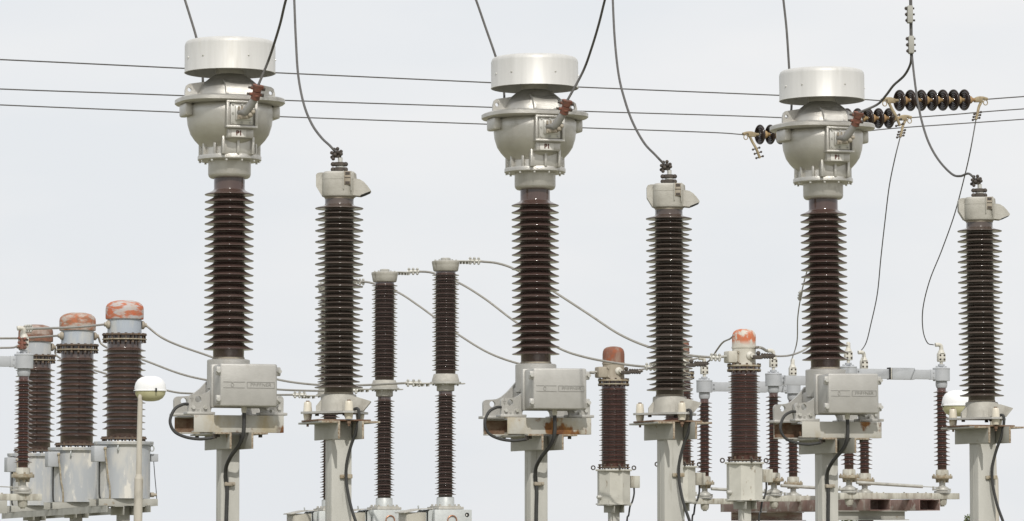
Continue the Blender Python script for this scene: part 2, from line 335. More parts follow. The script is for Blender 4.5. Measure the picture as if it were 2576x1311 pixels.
# ================================================================== instrument transformer (front row)
def make_ct():
    r = empty('current_transformer')
    # head casting
    h = MB()
    h.lathe([(.095, 2.535), (.155, 2.497), (.2, 2.46), (.232, 2.42), (.25, 2.38), (.262, 2.35), (.27, 2.34)], 64)
    sq = superell(1.04, .93, 2.9)
    h.lathe([(.33, 2.349), (.368, 2.346), (.378, 2.338), (.378, 2.312), (.368, 2.303), (.32, 2.298)], 96, shape=sq)
    h.lathe([(.306, 2.30), (.321, 2.28), (.321, 2.23), (.312, 2.15), (.291, 2.083), (.262, 2.04), (.228, 2.003), (.205, 1.98), (.2, 1.97)], 64)
    h.lathe([(.2, 2.05), (.206, 1.915)], 48)
    for k in range(12):
        a = 2*PI*k/12 + math.radians(-90+15)
        R = Matrix.Rotation(a, 3, 'Z'); h.box((.19, -.011, 1.905), (.229, .011, 2.04), .007, M=R)
    for sx in (-1, 1):                                             # end pockets under the flange
        h.box((sx*.335-.03, -.09, 2.205), (sx*.335+.03, .09, 2.302), .015)
    # terminal bosses front and back
    for sy in (-1, 1):
        y = sorted((sy*.12, sy*.312)); h.box((-.12, y[0], 2.098), (.12, y[1], 2.3), .012)
        y = sorted((sy*.12, sy*.300)); h.box((-.1, y[0], 2.028), (.1, y[1], 2.11), .012)
        y = sorted((sy*.12, sy*.224)); h.box((-.112, y[0], 1.912), (.112, y[1], 2.06), .012)
        for x0, x1, z0, z1 in ((-.1195, .1195, 2.284, 2.301), (-.1195, .1195, 2.0985, 2.118), (-.1195, -.097, 2.112, 2.29), (.097, .1195, 2.112, 2.29)):
            y = sorted((sy*.30, sy*.342)); h.box((x0, y[0], z0), (x1, y[1], z1), .005)
        for x0 in (-.112, .0, .112):
            y = sorted((sy*.2, sy*.243)); h.box((x0-.012, y[0], 1.914), (x0+.012, y[1], 2.05), .008)
        h.prism([[(0, 2.34), (sy*.262, 2.34), (sy*.255, 2.40), (sy*.215, 2.455), (sy*.15, 2.48), (0, 2.48)]], YZ, -.1, .1)
    hd = h.build('head_casting', M['cast'], r, sharp=40)
    b = MB(); b.bolts(ring(.295, 2.349, 12, .2), r=.011, h=.012); b.build_each('flange_bolt', M['cast'], hd)
    for sx in (-1, 1):                                             # lifting lugs
        pl = [(sx*.20, 2.34), (sx*.345, 2.34), (sx*.345, 2.40), (sx*.335, 2.435), (sx*.315, 2.449), (sx*.19, 2.47)]
        MB().prism([pl, circ(sx*.312, 2.405, .015, 16)], XZ, -.012, .012).build('lifting_lug', M['cast'], hd)
    # cap
    R = .336
    c = MB().lathe([(0, 2.783), (R-.04, 2.781), (R-.018, 2.775), (R-.006, 2.762), (R, 2.74), (R, 2.546), (R+.003, 2.541), (R-.003, 2.538), (R-.006, 2.55), (R-.006, 2.74), (R-.03, 2.765), (0, 2.768)], 96)
    cp = c.build('cap', M['spun'], r)
    b = MB()
    for a in (-82, 8, 98, 188, -172+30, -20):
        q = Vector((math.cos(math.radians(a)), math.sin(math.radians(a)), 0)); b.turn(q*(R-.002) + Vector((0, 0, 2.64)), q, [(.008, 0), (.007, .006), (0, .009)], 8)
    b.build_each('cap_screw', M['plate'], cp)
    MB().lathe([(.105, 2.767), (.105, 2.52)], 32).build('bellows', M['cast'], r)
    # neck
    n = MB().lathe([(.2, 1.925), (.233, 1.922), (.236, 1.915), (.236, 1.892), (.228, 1.884), (.16, 1.88), (.158, 1.87), (.158, 1.785), (.152, 1.768), (.14, 1.758), (.118, 1.755)], 64).build('neck_flange', M['cast'], r)
    b = MB(); b.bolts(ring(.22, 1.884, 12, .15), (0, 0, -1), .009, .012); b.build_each('flange_bolt', M['plate'], n)
    # insulator
    MB().lathe(sheds(.1145, even(1.638, .494, 22, .183), 1.758, .405, .53), 96).build('insulator', M['porc'], r, sharp=50)
    MB().lathe([(.1155, .432), (.119, .428), (.12, .415)], 48).build('cement_joint', M['grime'], r)
    # base casting
    e = MB()
    e.lathe([(.12, .418), (.15, .414), (.158, .408), (.158, .2)], 48)
    e.box((-.125, -.19, .072), (.125, .19, .24), .02)
    slope = [(.29, .147), (.25, .151), (.215, .166), (.165, .205), (.12, .252), (.09, .285)]
    side = lambda s: [(s*x, z) for x, z in [(.36, .0), (.362, .105)] + arc(.332, .115, .03, 0, 90, 5) + slope]
    for y0 in (-.215, .185):
        out_ = [(-x, z) for x, z in slope[::-1]] + [(-x, z) for x, z in arc(.332, .115, .03, 90, 0, 5)] + [(-.362, .105), (-.36, 0), (-.19, 0)]
        out_ += arc(-.15, .03, .04, 180, 90, 5) + arc(.15, .03, .04, 90, 0, 5)
        out_ += [(.19, 0)] + side(1)
        e.prism([out_, circ(-.288, .112, .024), circ(.288, .112, .024)], XZ, y0, y0 + .03)
    for sx in (-1, 1):
        for y in (-.215, .185): e.box((sx*.275-.105, y-.04, -.001), (sx*.275+.105, y+.07, .02), .004)
        e.box((sx*.19-.02, -.19, .07), (sx*.19+.02, .19, .15), .01)
    eb = e.build('base_casting', M['castb'], r)
    b = MB()
    for x in (-.325, -.235, .235, .325): b.bolts([(x, -.216, .052), (x, .214, .052)], (0, -1, 0), .014, .018)
    for sx in (-1, 1):
        for y in (-.22, .23): b.bolts([(sx*.275, y, .02)], r=.016, h=.02)
    b.build_each('foot_bolt', M['plate'], eb)
    b = MB(); b.box((-.349, -.218, .118), (-.322, -.2155, .122), 0); b.box((-.344, -.218, .106), (-.327, -.2155, .110), 0); b.box((-.339, -.218, .095), (-.332, -.2155, .098), 0); b.box((-.337, -.218, .122), (-.334, -.2155, .145), 0)
    b.build('earth_symbol', M['emboss'], eb)
    # junction box
    j = MB(); j.box((-.185, -.425, .058), (.235, -.205, .362), .018); j.box((-.2, -.25, .05), (.25, -.2, .37), .014)
    jb = j.build('junction_box', M['castb'], r)
    l = MB(); l.box((-.19, -.462, .055), (.24, -.415, .366), .013, seg=3)
    for sx, x in ((-1, -.19), (1, .24)):
        for z in (.105, .312): l.box((x-.028, -.457, z-.032), (x+.028, -.42, z+.032), .008)
    ld = l.build('box_lid', M['castb'], jb)
    b = MB()
    for x in (-.205, .256):
        for z in (.105, .312): b.bolts([(x, -.457, z)], (0, -1, 0), .015, .02)
    b.build_each('lid_screw', M['plate'], ld)
    yl = -.4635
    b = MB()
    def bar(x0, z0, x1, z1, t=.0028):
        a = Vector((x0, yl, z0)); c2 = Vector((x1, yl, z1)); b.rod(a, c2, .0022, .0022, 5)
    for z in (.233, .191):
        bar(.012, z, .2175, z); bar(-.168, z, -.102, z); bar(-.098, z, -.006, z)
    bar(.012, .191, .012, .233); bar(.2175, .191, .2175, .233)
    for sg, x in ((1, -.104), (-1, -.096)):
        pts = [(x - sg*.003 + sg*(-.0+.017*math.sin(PI*i/8)), yl, .191 + .042*i/8) for i in range(9)]
        b.tube(pts, .0026, 5)
    b.build('embossed_frame', M['emboss'], ld)
    text_mesh('PFIFFNER', .034, .0012, 'embossed_lettering', M['letters'], ld, (.115, yl, .2125), 1.15, -.0006)
    MB().lathe([(.02, .058), (.02, .03), (.016, .012)], 12, (.02, -.35, 0)).build('cable_gland', M['pale'], jb)
    # secondary cable down the post
    MB().tube(smooth([(.02, -.35, .04), (.022, -.35, -.05), (.018, -.345, -.14), (-.0, -.30, -.22), (-.035, -.21, -.30), (-.05, -.13, -.38), (-.042, -.093, -.46), (-.03, -.088, -.55), (-.035, -.088, -.8), (-.035, -.088, -1.4), (-.035, -.088, -2.6)]), .0145, 12).build('control_cable', M['cable'], r)
    MB().tube(smooth([(-.365, -.225, .075), (-.41, -.235, .072), (-.475, -.25, .035), (-.51, -.26, -.05), (-.48, -.27, -.125), (-.40, -.28, -.165), (-.30, -.30, -.18), (-.22, -.31, -.172), (-.19, -.31, -.168)]), .0115, 10).build('earth_cable', M['cable'], r)
    # primary terminals
    for sy, nm in ((-1, 'front'), (1, 'back')):
        t = MB(); y = sorted((sy*.312, sy*.325)); t.box((-.085, y[0], 2.125), (.085, y[1], 2.29), .003)
        y = sorted((sy*.325, sy*.345)); t.box((-.05, y[0], 2.157), (.07, y[1], 2.26), .003)
        tp = t.build('terminal_plate', M['plate'], r)
        b = MB()
        for x in (-.068, 0, .068):
            for z in (2.14, 2.208, 2.275):
                if x or z != 2.208: b.bolts([(x, sy*.325, z)], (0, sy, 0), .009, .008)
        b.build_each('plate_bolt', M['white'], tp)
        q = lambda x, y, z: (x*(-sy), y*(-sy), z) if sy > 0 else (x, y, z)
        cn = MB(); cn.tube(smooth([q(-.019, -.335, 2.212), q(-.010, -.385, 2.208), q(.0, -.425, 2.206)], 4), .026, 14)
        cn.tube([q(-.002, -.42, 2.200), q(.006, -.437, 2.212), q(.022, -.463, 2.248), q(.048, -.50, 2.302)], lambda t: .027 + .005*math.sin(PI*t), 16)
        cnp = cn.build('terminal_connector', M['tube'], tp)
        b = MB()
        for k in range(3):
            b.bolts([q(-.035 + .018*k, -.37 - .022*k, 2.232)], (0, 0, 1), .009, .022); b.bolts([q(-.035 + .018*k, -.37 - .022*k, 2.168)], (0, 0, 1), .011, .022)
        b.tube([q(-.03, -.36, 2.178), q(.02, -.44, 2.174)], .018, 8)
        b.ball(q(.03, -.452, 2.185), .02); b.ball(q(.045, -.47, 2.205), .016)
        b.build('connector_bolt', M['grime'], cnp)
        d = MB(); p2 = Vector(q(.05, -.50, 2.30)); p3 = Vector(q(.054, -.535, 2.35)); p4 = Vector(q(.058, -.55, 2.394))
        d.rod(p2, p3, .034, .030); d.rod(p3, p4, .030, .040)
        ax = (p4 - p2).normalized(); sdv = ax.cross(Vector((0, 1, 0))).normalized()
        for tt in (.3, .75):
            cc = p2.lerp(p4, tt); d.rod(cc - sdv*.045, cc + sdv*.05, .012, .012, 8)
        d.ball(p2.lerp(p4, .2) + Vector((0, -.02, 0)), .022); d.ball(p2.lerp(p4, .85) - sdv*.03, .018)
        d.build('red_clamp', M['redclamp'], cnp)
        b = MB()
        for tt in (.3, .75):
            cc = p2.lerp(p4, tt); b.rod(cc + sdv*.045, cc + sdv*.068, .009, .009, 6); b.rod(cc - sdv*.04, cc - sdv*.058, .014, .014, 6)
        b.build('clamp_bolt', M['darkrust'], cnp)
    # sign
    sg = MB(); sg.box((-.072, -.3065, 2.036), (.04, -.302, 2.091), .002); sp = sg.build('terminal_sign', M['sign'], r)
    text_mesh('P1', .048, .0008, 'sign_lettering', M['ink'], sp, (-.015, -.3075, 2.0635), .95, .0022)
    return r

def make_ct_stand():
    s = empty('support_stand')
    f = MB()
    for y, sg in ((-.275, -1), (.235, 1)):                        # two channels across
        yo = y - .02 if sg < 0 else y + .02
        ys = sorted((yo, yo - sg*.008)); f.box((-.34, ys[0], -.128), (.34, ys[1], -.003), .002)
        for z in (-.128, -.012):
            yy = sorted((yo - sg*.0085, yo - sg*.075)); f.box((-.339, yy[0], z), (.339, yy[1], z+.009), .002)
    bt = f.build('cross_channel', M['rusty'], s)
    MB().box((-.335, .24, -.118), (.335, .2445, -.014), 0).build('rusty_inside', M['rust'], s)
    a = MB(); angle_iron(a, -.082, -.36, .33, -.1295, .118, .013, -1); angle_iron(a, .082, -.36, .33, -.1295, .118, .013, 1)
    br = a.build('angle_bracket', M['bracket'], s)
    b = MB()
    for x in (-.16, .16):
        for y in (-.3, .28): b.bolts([(x, y, -.142)], (0, 0, -1), .015, .022)
    b.bolts([(-.19, -.315, -.145)], (0, 0, -1), .016, .03)
    b.build_each('bracket_bolt', M['darkrust'], br)
    w_ = MB()
    for x in (-.082, .082): w_.box((x-.0075, -.3625, -.248), (x+.0075, -.3595, -.13), .001)
    for sx in (-1, 1):
        xs = sorted((sx*.091, sx*.2)); w_.box((xs[0], -.3622, -.1425), (xs[1], -.3592, -.129), .001)
    w_.build_each('cut_edge', M['weld'], br)
    p = MB(); p.box((-.0715, -.0715, -2.62), (.0715, .0715, -.1315), .012)
    pp = p.build('post', M['galv'], s)
    MB().tube([(-.0715, .0, -.3), (-.0715, .0, -2.6)], .003, 5).build('weld_seam', M['galv'], pp)
    c = MB(); c.box((-.05, -.107, -.515), (.028, -.0725, -.487), .004); c.bolts([(.012, -.107, -.501)], (0, -1, 0), .008, .01); c.build('cable_clip', M['grime'], s)
    return s

# ================================================================== arrester-like voltage device (front)
def make_arrester():
    r = empty('surge_arrester')
    h = MB(); sq = superell(1, 1, 3.2)
    h.lathe([(.06, 1.640), (.1, 1.637), (.112, 1.625), (.114, 1.60), (.114, 1.585), (.112, 1.5835), (.114, 1.582), (.114, 1.49), (.108, 1.475), (.095, 1.468)], 64, shape=sq)
    h.prism([[(-.152, 1.54), (-.153, 1.615), (-.146, 1.627), (-.13, 1.632), (-.08, 1.634), (-.08, 1.48), (-.114, 1.478)]], XZ, -.045, .045)
    hd = h.build('head_housing', M['casthead'], r)
    k = MB(); prof = [(.05, 1.588), (.115, 1.588), (.14, 1.583), (.165, 1.567), (.19, 1.54), (.21, 1.512), (.209, 1.506), (.172, 1.486), (.14, 1.474), (.10, 1.478), (.05, 1.49)]
    k.prism([prof], XZ, -.085, .035)
    kb = k.build('vent_hood', M['casthead'], hd)
    MB().prism([[(.142, 1.474), (.17, 1.484), (.205, 1.5), (.199, 1.501), (.17, 1.49), (.145, 1.48)]], XZ, -.087, .037).build('hood_opening', M['dark'], kb)
    s = MB(); s.box((.036, -.119, 1.545), (.08, -.09, 1.636), .006); sl_ = s.build('label_slot', M['grime'], hd)
    MB().box((.03, -.125, 1.515), (.037, -.085, 1.637), .003).box((.079, -.122, 1.505), (.086, -.08, 1.637), .003).build_each('slot_rib', M['casthead'], hd)
    d = MB(); d.box((.04, -.121, 1.59), (.077, -.1185, 1.595), 0); d.box((.044, -.121, 1.55), (.074, -.1185, 1.567), .001); d.box((.044, -.121, 1.61), (.074, -.1185, 1.63), .001); d.build('slot_window', M['darkrust'], sl_)
    # top clamps
    t = MB(); t.lathe([(.03, 1.63), (.03, 1.70), (.016, 1.702), (.016, 1.735)], 20, (.005, 0, 0)); st = t.build('top_stud', M['plate'], r)
    c = MB()
    for z in (1.655, 1.69):
        c.lathe([(.034, z+.014), (.04, z+.01), (.04, z-.008), (.034, z-.012)], 20, (.0, 0, 0))
        for sx in (-1, 1): c.ball((sx*.042, -.012, z), .016); c.ball((sx*.042, .02, z+.003), .013)
    c.build('stud_clamp', M['darkrust'], r)
    c = MB(); c.box((-.045, -.02, 1.735), (.012, .02, 1.765), .006)
    for q in ((-.05, -.02, 1.765), (-.036, .0, 1.79), (-.012, -.02, 1.792), (.01, .0, 1.776), (.012, -.025, 1.757), (-.028, -.03, 1.752), (-.05, .02, 1.74), (-.01, -.03, 1.77), (-.04, -.025, 1.725)):
        c.ball(q, .0125, 8); c.rod(q, (q[0]*.5-.012, 0, 1.757), .008, .008, 6)
    c.build('cable_clamp', M['darkrust'], r)
    MB().lathe(sheds(.0945, alt(1.399, .215, 17, .160, .141), 1.472, .168, .36), 96).build('insulator', M['porcdark'], r, sharp=50)
    MB().lathe([(.096, .180), (.099, .165)], 40).lathe([(.0945, 1.475), (.0975, 1.466), (.0955, 1.458)], 40).build_each('cement_joint', M['grime'], r)
    b = MB(); b.lathe([(.09, .17), (.112, .166), (.117, .158), (.12, .1), (.124, .06), (.124, .052)], 48)
    b.prism([[(-.148, .055), (-.148, .09), (-.118, .128), (-.08, .14), (-.08, .055)]], XZ, -.04, .04)
    b.prism([[(.04, .153), (.126, .148), (.213, .121), (.212, .115), (.164, .057), (.04, .057)]], XZ, -.08, .05)
    b.prism([[(-.13, .055), (-.117, .13), (-.1, .145), (-.09, .055)]], YZ, -.0, .03)
    bc = b.build('base_casting', M['casthead'], r)
    pl = MB(); ST = [(-.205, .02), (.075, -.185), (.135, .15)]
    poly = [(-.252, .03), (-.24, -.02), (.04, -.235), (.11, -.235), (.19, .14), (.185, .18), (.13, .2), (-.2, .07)]
    pl.prism([poly], XY, .040, .054); pl.build('base_plate', M['castb'], r)
    for x, y in ST:
        q = MB(); q.lathe([(.0, .12), (.021, .119), (.025, .112), (.029, .06), (.029, .055)], 20, (x, y, 0)); q.lathe([(.029, .039), (.029, .032), (.024, .0), (.0, .0)], 20, (x, y, 0))
        qs = q.build('standoff', M['standoff'], r)
        n = MB(); n.rod((x, y, .117), (x, y, .127), .012, .012, 6); n.rod((x, y, -.045), (x, y, -.012), .008, .008, 6); n.rod((x, y, -.03), (x, y, -.013), .014, .014, 6); n.build('nut', M['rust'], qs)
    MB().bolts([(-.14, -.05, .04), (.045, .1, .04), (.045, -.15, .04)], (0, 0, -1), .013, .016).build_each('plate_bolt', M['darkrust'], r)
    MB().tube(smooth([(.10, -.12, .062), (.125, -.135, .07), (.138, -.14, .055), (.137, -.14, .0), (.12, -.135, -.08), (.085, -.12, -.18), (.06, -.105, -.28), (.055, -.098, -.36), (.062, -.1, -.45), (.09, -.11, -.58), (.13, -.12, -.70), (.19, -.13, -.9), (.22, -.13, -1.4), (.22, -.13, -2.6)]), .0105, 10).build('earth_cable', M['cable'], r)
    return r
def make_arrester_stand():
    s = empty('support_stand')
    MB().box((-.205, -.2, -.012), (.16, .17, -.0005), .003).build('top_plate', M['rust'], s)
    a = MB(); angle_iron(a, -.082, -.27, .26, -.0125, .118, .013, -1); angle_iron(a, .082, -.27, .26, -.0125, .118, .013, 1)
    br = a.build('angle_bracket', M['bracket'], s)
    w_ = MB()
    for x in (-.082, .082): w_.box((x-.0075, -.2725, -.13), (x+.0075, -.2695, -.013), .001)
    for sx in (-1, 1):
        xs = sorted((sx*.091, sx*.2)); w_.box((xs[0], -.2722, -.0255), (xs[1], -.2692, -.0125), .001)
    w_.build_each('cut_edge', M['weld'], br)
    p = MB(); p.box((-.0715, -.0715, -2.62), (.0715, .0715, -.0125), .012); pp = p.build('post', M['galv'], s)
    MB().tube([(-.0715, .0, -.2), (-.0715, .0, -2.6)], .003, 5).build('weld_seam', M['galv'], pp)
    c = MB(); c.box((-.015, -.09, -.385), (.045, -.0725, -.36), .004); c.box((.02, -.115, -.386), (.062, -.0725, -.358), .004); c.bolts([(.015, -.09, -.372)], (0, -1, 0), .009, .012); c.build('cable_clip', M['tanflange'], s)
    return s

CT = [(573.8, 1046, 27.86, 0.0), (1348, 1052, 28.97, -.004), (2077.5, 1062, 29.72, -.008)]
ct_lab = ['large current transformer under the highest and leftmost round cap, left of the tallest brown post insulator gap, marked P1',
          'middle one of the three large current transformers, above a channel with a dark rust patch',
          'large current transformer with horizontal disc insulators passing behind its head']
ct_lab[0] = 'large current transformer with the highest aluminium cap, right of a white dome lamp'
st_lab = ['grey post stand with faintly rusted channels under the leftmost large current transformer',
          'grey post stand with a dark rust patch, under the middle large current transformer',
          'grey post stand with rust stained channel under the rightmost large current transformer']
ct0 = make_ct(); cs0 = make_ct_stand(); CTS = []
for i, (x, y, d, ln) in enumerate(CT):
    o = ct0 if i == 0 else copy_tree(ct0); place(o, P(x, y, d), TH, ln); CTS.append(o)
    tag(o, ct_lab[i], 'current transformer', 'large current transformers with aluminium caps')
    o = cs0 if i == 0 else copy_tree(cs0); place(o, P(x, y, d) + Vector((0, 0, -.001)), TH)
    tag(o, st_lab[i], 'support stand', 'post stands under the large current transformers')
AR = [(851.5, 1056, 24.9, 0), (1684.5, 1058.5, 26.05, -.002), (2469.5, 1070, 27.1, -.004)]
ar_lab = ['ribbed surge arrester with hooded head, right of the large transformer with the highest cap',
          'ribbed surge arrester with hooded head, standing before an orange domed transformer',
          'ribbed surge arrester with hooded head at the right edge, partly hiding a lamp']
as_lab = ['grey post stand with rusty top plate under the leftmost hooded surge arrester',
          'grey post stand with rusty top plate under the middle hooded surge arrester',
          'grey post stand with rusty top plate under the surge arrester at the right edge']
ar0 = make_arrester(); as0 = make_arrester_stand(); ARS = []
for i, (x, y, d, ln) in enumerate(AR):
    o = ar0 if i == 0 else copy_tree(ar0); place(o, P(x, y, d), 0, ln); ARS.append(o)
    tag(o, ar_lab[i], 'surge arrester', 'surge arresters with hooded heads')
    o = as0 if i == 0 else copy_tree(as0); place(o, P(x, y, d) + Vector((0, 0, -.001)), TH)
    tag(o, as_lab[i], 'support stand', 'post stands under the surge arresters')

# ================================================================== circuit breaker poles
def make_breaker():
    r = empty('circuit_breaker')
    u = MB().lathe([(.0, 3.292), (.17, 3.292), (.184, 3.286), (.185, 3.262), (.182, 3.256), (.176, 3.225), (.165, 3.165), (.155, 3.155), (.13, 3.15)], 48).build('top_cap', M['casthead'], r)
    b = MB(); b.lathe([(0, 3.335), (.06, 3.334), (.068, 3.325), (.068, 3.29)], 24); b.bolts(ring(.145, 3.292, 10), r=.012, h=.016); b.build('cap_boss', M['white'], u)
    t = MB(); t.box((.10, -.05, 3.29), (.36, .05, 3.305), .003); t.bolts([(x, y, 3.29) for x in (.22, .265, .31, .345) for y in (-.03, .03)], (0, 0, -1), .012, .03); t.build('top_terminal', M['white'], r)
    MB().lathe(sheds(.132, alt(3.105, 1.845, 21, .180, .160), 3.155, 1.785, .42), 64).build('upper_insulator', M['porcgrey'], r, sharp=50)
    m = MB().lathe([(.13, 1.795), (.155, 1.792), (.162, 1.78), (.18, 1.715), (.182, 1.70), (.18, 1.685), (.12, 1.683)], 48).lathe([(.118, 1.66), (.118, 1.575), (.108, 1.565), (.09, 1.563)], 40).build('middle_flange', M['casthead'], r)
    t = MB(); t.lathe([(.2, 1.69), (.21, 1.686), (.21, 1.662), (.2, 1.658)], 12); t.box((-.44, -.06, 1.655), (-.1, .06, 1.672), .003); t.box((.1, -.05, 1.66), (.26, .05, 1.676), .003)
    t.bolts(ring(.17, 1.658, 6), (0, 0, -1), .014, .02); t.bolts([(x, y, 1.655) for x in (-.41, -.365, -.32, -.25) for y in (-.035, .035)], (0, 0, -1), .013, .03)
    t.build('middle_terminal', M['white'], r)
    MB().lathe(sheds(.0916, alt(1.503, .203, 19, .142, .124), 1.57, .15, .45), 64).build('lower_insulator', M['porcgrey'], r, sharp=50)
    n = MB(); n.lathe([(.095, .168), (.11, .165), (.116, .155), (.119, .05), (.122, .04)], 40); nf = n.build('foot_flange', M['zinc'], r)
    n = MB(); n.box((-.175, -.24, .002), (.175, .24, .038), .006); n.box((-.15, -.2, .038), (.15, .2, .05), .004)
    n.bolts([(sx*.13, sy*.16, .05) for sx in (-1, 1) for sy in (-1, 0, 1)] + [(0, -.17, .05)], r=.016, h=.022); n.build('foot_plate', M['casthead'], nf)
    k = MB(); k.box((-.257, -.325, -.62), (.257, .325, 0), .006); bx = k.build('drive_housing', M['zinc'], r)
    MB().turn((.19, -.3255, -.068), (0, -1, 0), [(.029, 0), (.029, .002), (0, .002)], 24).build('sight_hole', M['dark'], bx)
    MB().box((.175, -.3295, -.083), (.19, -.3275, -.058), 0).build('sight_label', M['sign'], bx)
    MB().tube([(-.02 + .062*math.cos(2*PI*i/32), -.335, -.14 + .062*math.sin(2*PI*i/32)) for i in range(33)], .0085, 8).build('copper_loop', M['copper'], bx)
    # cabinet on the side with a sloping lid
    k = MB(); k.box((-.60, -.18, -.62), (-.33, .16, -.035), .006); cb = k.build('cabinet', M['cabinet'], r)
    k = MB(); k.box((-.58, -.187, -.6), (-.36, -.18, -.06), .003); k.build('cabinet_door', M['cabinet'], cb)
    k = MB(); k.prism([[(-.64, -.048), (-.64, -.036), (-.40, .014), (-.24, .018), (-.24, .006), (-.40, .002)]], XZ, -.21, .19); k.build('cabinet_lid', M['casthead'], cb)
    k = MB(); k.tube([(-.41, -.1 + .018*math.cos(a), .035 + .018*math.sin(a)) for a in [2*PI*i/16 for i in range(17)]], .006, 6); k.build('lifting_eye', M['zinc'], cb)
    k = MB(); k.box((-.327, -.16, -.62), (-.315, .16, -.02), .002)
    for y in (-.26, .2): k.prism([[(-.325, -.62), (-.325, -.03), (-.30, -.005), (-.262, -.005), (-.285, -.2), (-.285, -.62)]], XZ, y, y+.02)
    k.build('side_bracket', M['zinc'], r)
    k = MB()
    for sx in (-1, 1):
        for sy in (-1, 1): k.box((sx*.22-.04, sy*.28-.04, -2.05), (sx*.22+.04, sy*.28+.04, -.62), .004)
    k.build_each('leg', M['zinc'], r)
    return r
BR = [(1120, 1282, 50.0), (966, 1282.7, 52.3), (829, 1285.8, 54.7)]
br_lab = ['two-tier circuit breaker pole with the highest grey top, left of the middle large transformer',
          'two-tier circuit breaker pole with slightly lower grey top, right of the leftmost surge arrester',
          'circuit breaker pole almost wholly hidden behind the leftmost surge arrester']
br0 = make_breaker(); BRS = []
for i, (x, y, d) in enumerate(BR):
    o = br0 if i == 0 else copy_tree(br0); place(o, P(x, y, d)); BRS.append(o)
    tag(o, br_lab[i], 'circuit breaker', 'circuit breaker poles on metal housings')

# ================================================================== old tank transformers (left)
def studs(mb, r, z0, z1, n, rod=.009, nut=.018, a0=0):
    for p in ring(r, 0, n, a0):
        mb.rod((p[0], p[1], z0), (p[0], p[1], z1), rod, rod, 6); mb.rod((p[0], p[1], z0), (p[0], p[1], z0+.022), nut, nut*.8, 6); mb.rod((p[0], p[1], z1-.022), (p[0], p[1], z1), nut*.8, nut, 6)
def make_tank_ct():
    r = empty('tank_transformer')
    MB().lathe([(0, 2.835), (.12, 2.829), (.20, 2.808), (.245, 2.778), (.267, 2.742), (.272, 2.705), (.272, 2.575), (.268, 2.562), (.24, 2.56)], 56).build('cap', M['cap_a'], r)
    k = MB(); k.lathe([(.243, 2.57), (.243, 2.345)], 48); kc = k.build('collar', M['bluecol'], r)
    for sx in (-1, 1):
        k = MB(); k.turn((sx*.235, -.05, 2.48), (sx, 0, 0), [(.06, 0), (.06, .03), (.045, .045), (.03, .05), (.03, .075)], 20); k.build('primary_terminal', M['grime'], kc)
    k = MB(); k.lathe([(.24, 2.352), (.318, 2.35), (.32, 2.344), (.318, 2.328), (.25, 2.324)], 48); f1 = k.build('top_flange', M['rustflange'], r)
    k = MB(); studs(k, .295, 2.225, 2.36, 18, .012, .02); k.build_each('flange_stud', M['rustflange'], f1, 3)
    MB().lathe([(.25, 2.282), (.318, 2.28), (.318, 2.265), (.25, 2.262)], 48).build('clamp_ring', M['tanflange'], r)
    MB().lathe(sheds(.243, even(2.114, .993, 13, .308), 2.33, .85, .55), 64).build('insulator', M['porcold'], r, sharp=50)
    k = MB(); k.lathe([(.25, .868), (.328, .866), (.33, .86), (.328, .845), (.25, .842)], 48); f2 = k.build('bottom_flange', M['rustflange'], r)
    k = MB(); studs(k, .3, .80, .885, 18, .012, .022); k.build_each('flange_stud', M['rustflange'], f2, 3)
    k = MB(); k.lathe([(.2, .818), (.425, .812), (.428, .80), (.425, .788), (.42, .785), (.426, .783), (.424, .768), (.38, .764), (.38, .002), (.2, .0)], 64); tk = k.build('tank', M['tank'], r)
    for a in (-115, -20, 160):
        c = Vector((math.cos(math.radians(a)), math.sin(math.radians(a)), 0)); t = Vector((-c.y, c.x, 0))
        MB().tube([c*.405 + (c*.6 + t*.4)*0 + c*.028*math.cos(q) + Vector((0, 0, .715 + .04*math.sin(q))) for q in [2*PI*i/16 for i in range(17)]], .01, 6).build('lifting_eye', M['zinc'], tk)
    k = MB(); k.box((-.50, -.30, .52), (-.32, -.08, .745), .008); jb = k.build('terminal_box', M['blgrey'], r)
    k = MB(); k.tube(smooth([(-.345, -.315, .70), (-.34, -.32, .60), (-.325, -.32, .5), (-.305, -.32, .3), (-.28, -.315, .19), (-.27, -.30, .05), (-.27, -.28, -.05)]), .013, 8); k.ball((-.345, -.315, .705), .025); k.build('earth_strap', M['tanflange'], r)
    MB().tube(smooth([(-.40, -.2, .52), (-.40, -.2, .1), (-.385, -.2, .0), (-.34, -.15, -.08)]), .013, 8).build('cable', M['cable'], r)
    k = MB(); k.box((.385, -.08, .53), (.49, .05, .64), .006); k.build('side_box', M['blgrey'], r)
    MB().tube(smooth([(.43, -.05, .53), (.45, -.05, .3), (.475, -.05, .05), (.475, -.05, -.02)]), .006, 6).build('side_lead', M['cable'], r)
    MB().turn((.37, -.1, .055), (1, 0, 0), [(.035, 0), (.035, .05), (.022, .055), (.022, .09)], 12).build('drain_valve', M['grime'], tk)
    return r
def make_tank_stand():
    s = empty('support_stand')
    k = MB()
    for y in (-.30, .26):
        k.box((-.43, y, -.104), (.43, y+.008, -.003), .002); k.box((-.43, y+.0085, -.012), (.43, y+.07, -.003), .002); k.box((-.43, y+.0085, -.104), (.43, y+.07, -.095), .002)
    k.build('cross_channel', M['bracket'], s)
    k = MB(); angle_iron(k, -.09, -.40, .36, -.1055, .13, .012, -1); angle_iron(k, .09, -.40, .36, -.1055, .13, .012, 1); k.build('angle_bracket', M['bracket'], s)
    k = MB(); k.box((-.08, -.08, -2.4), (.08, .08, -.1075), .006); k.build('post', M['galv'], s)
    return s
TK = [(310, 1254.2, 54.0, 'cap_c', 'bluecol'), (191.5, 1263, 56.5, 'cap_a', 'bluecol'), (86, 1271.5, 59.2, 'cap_b', 'tank')]
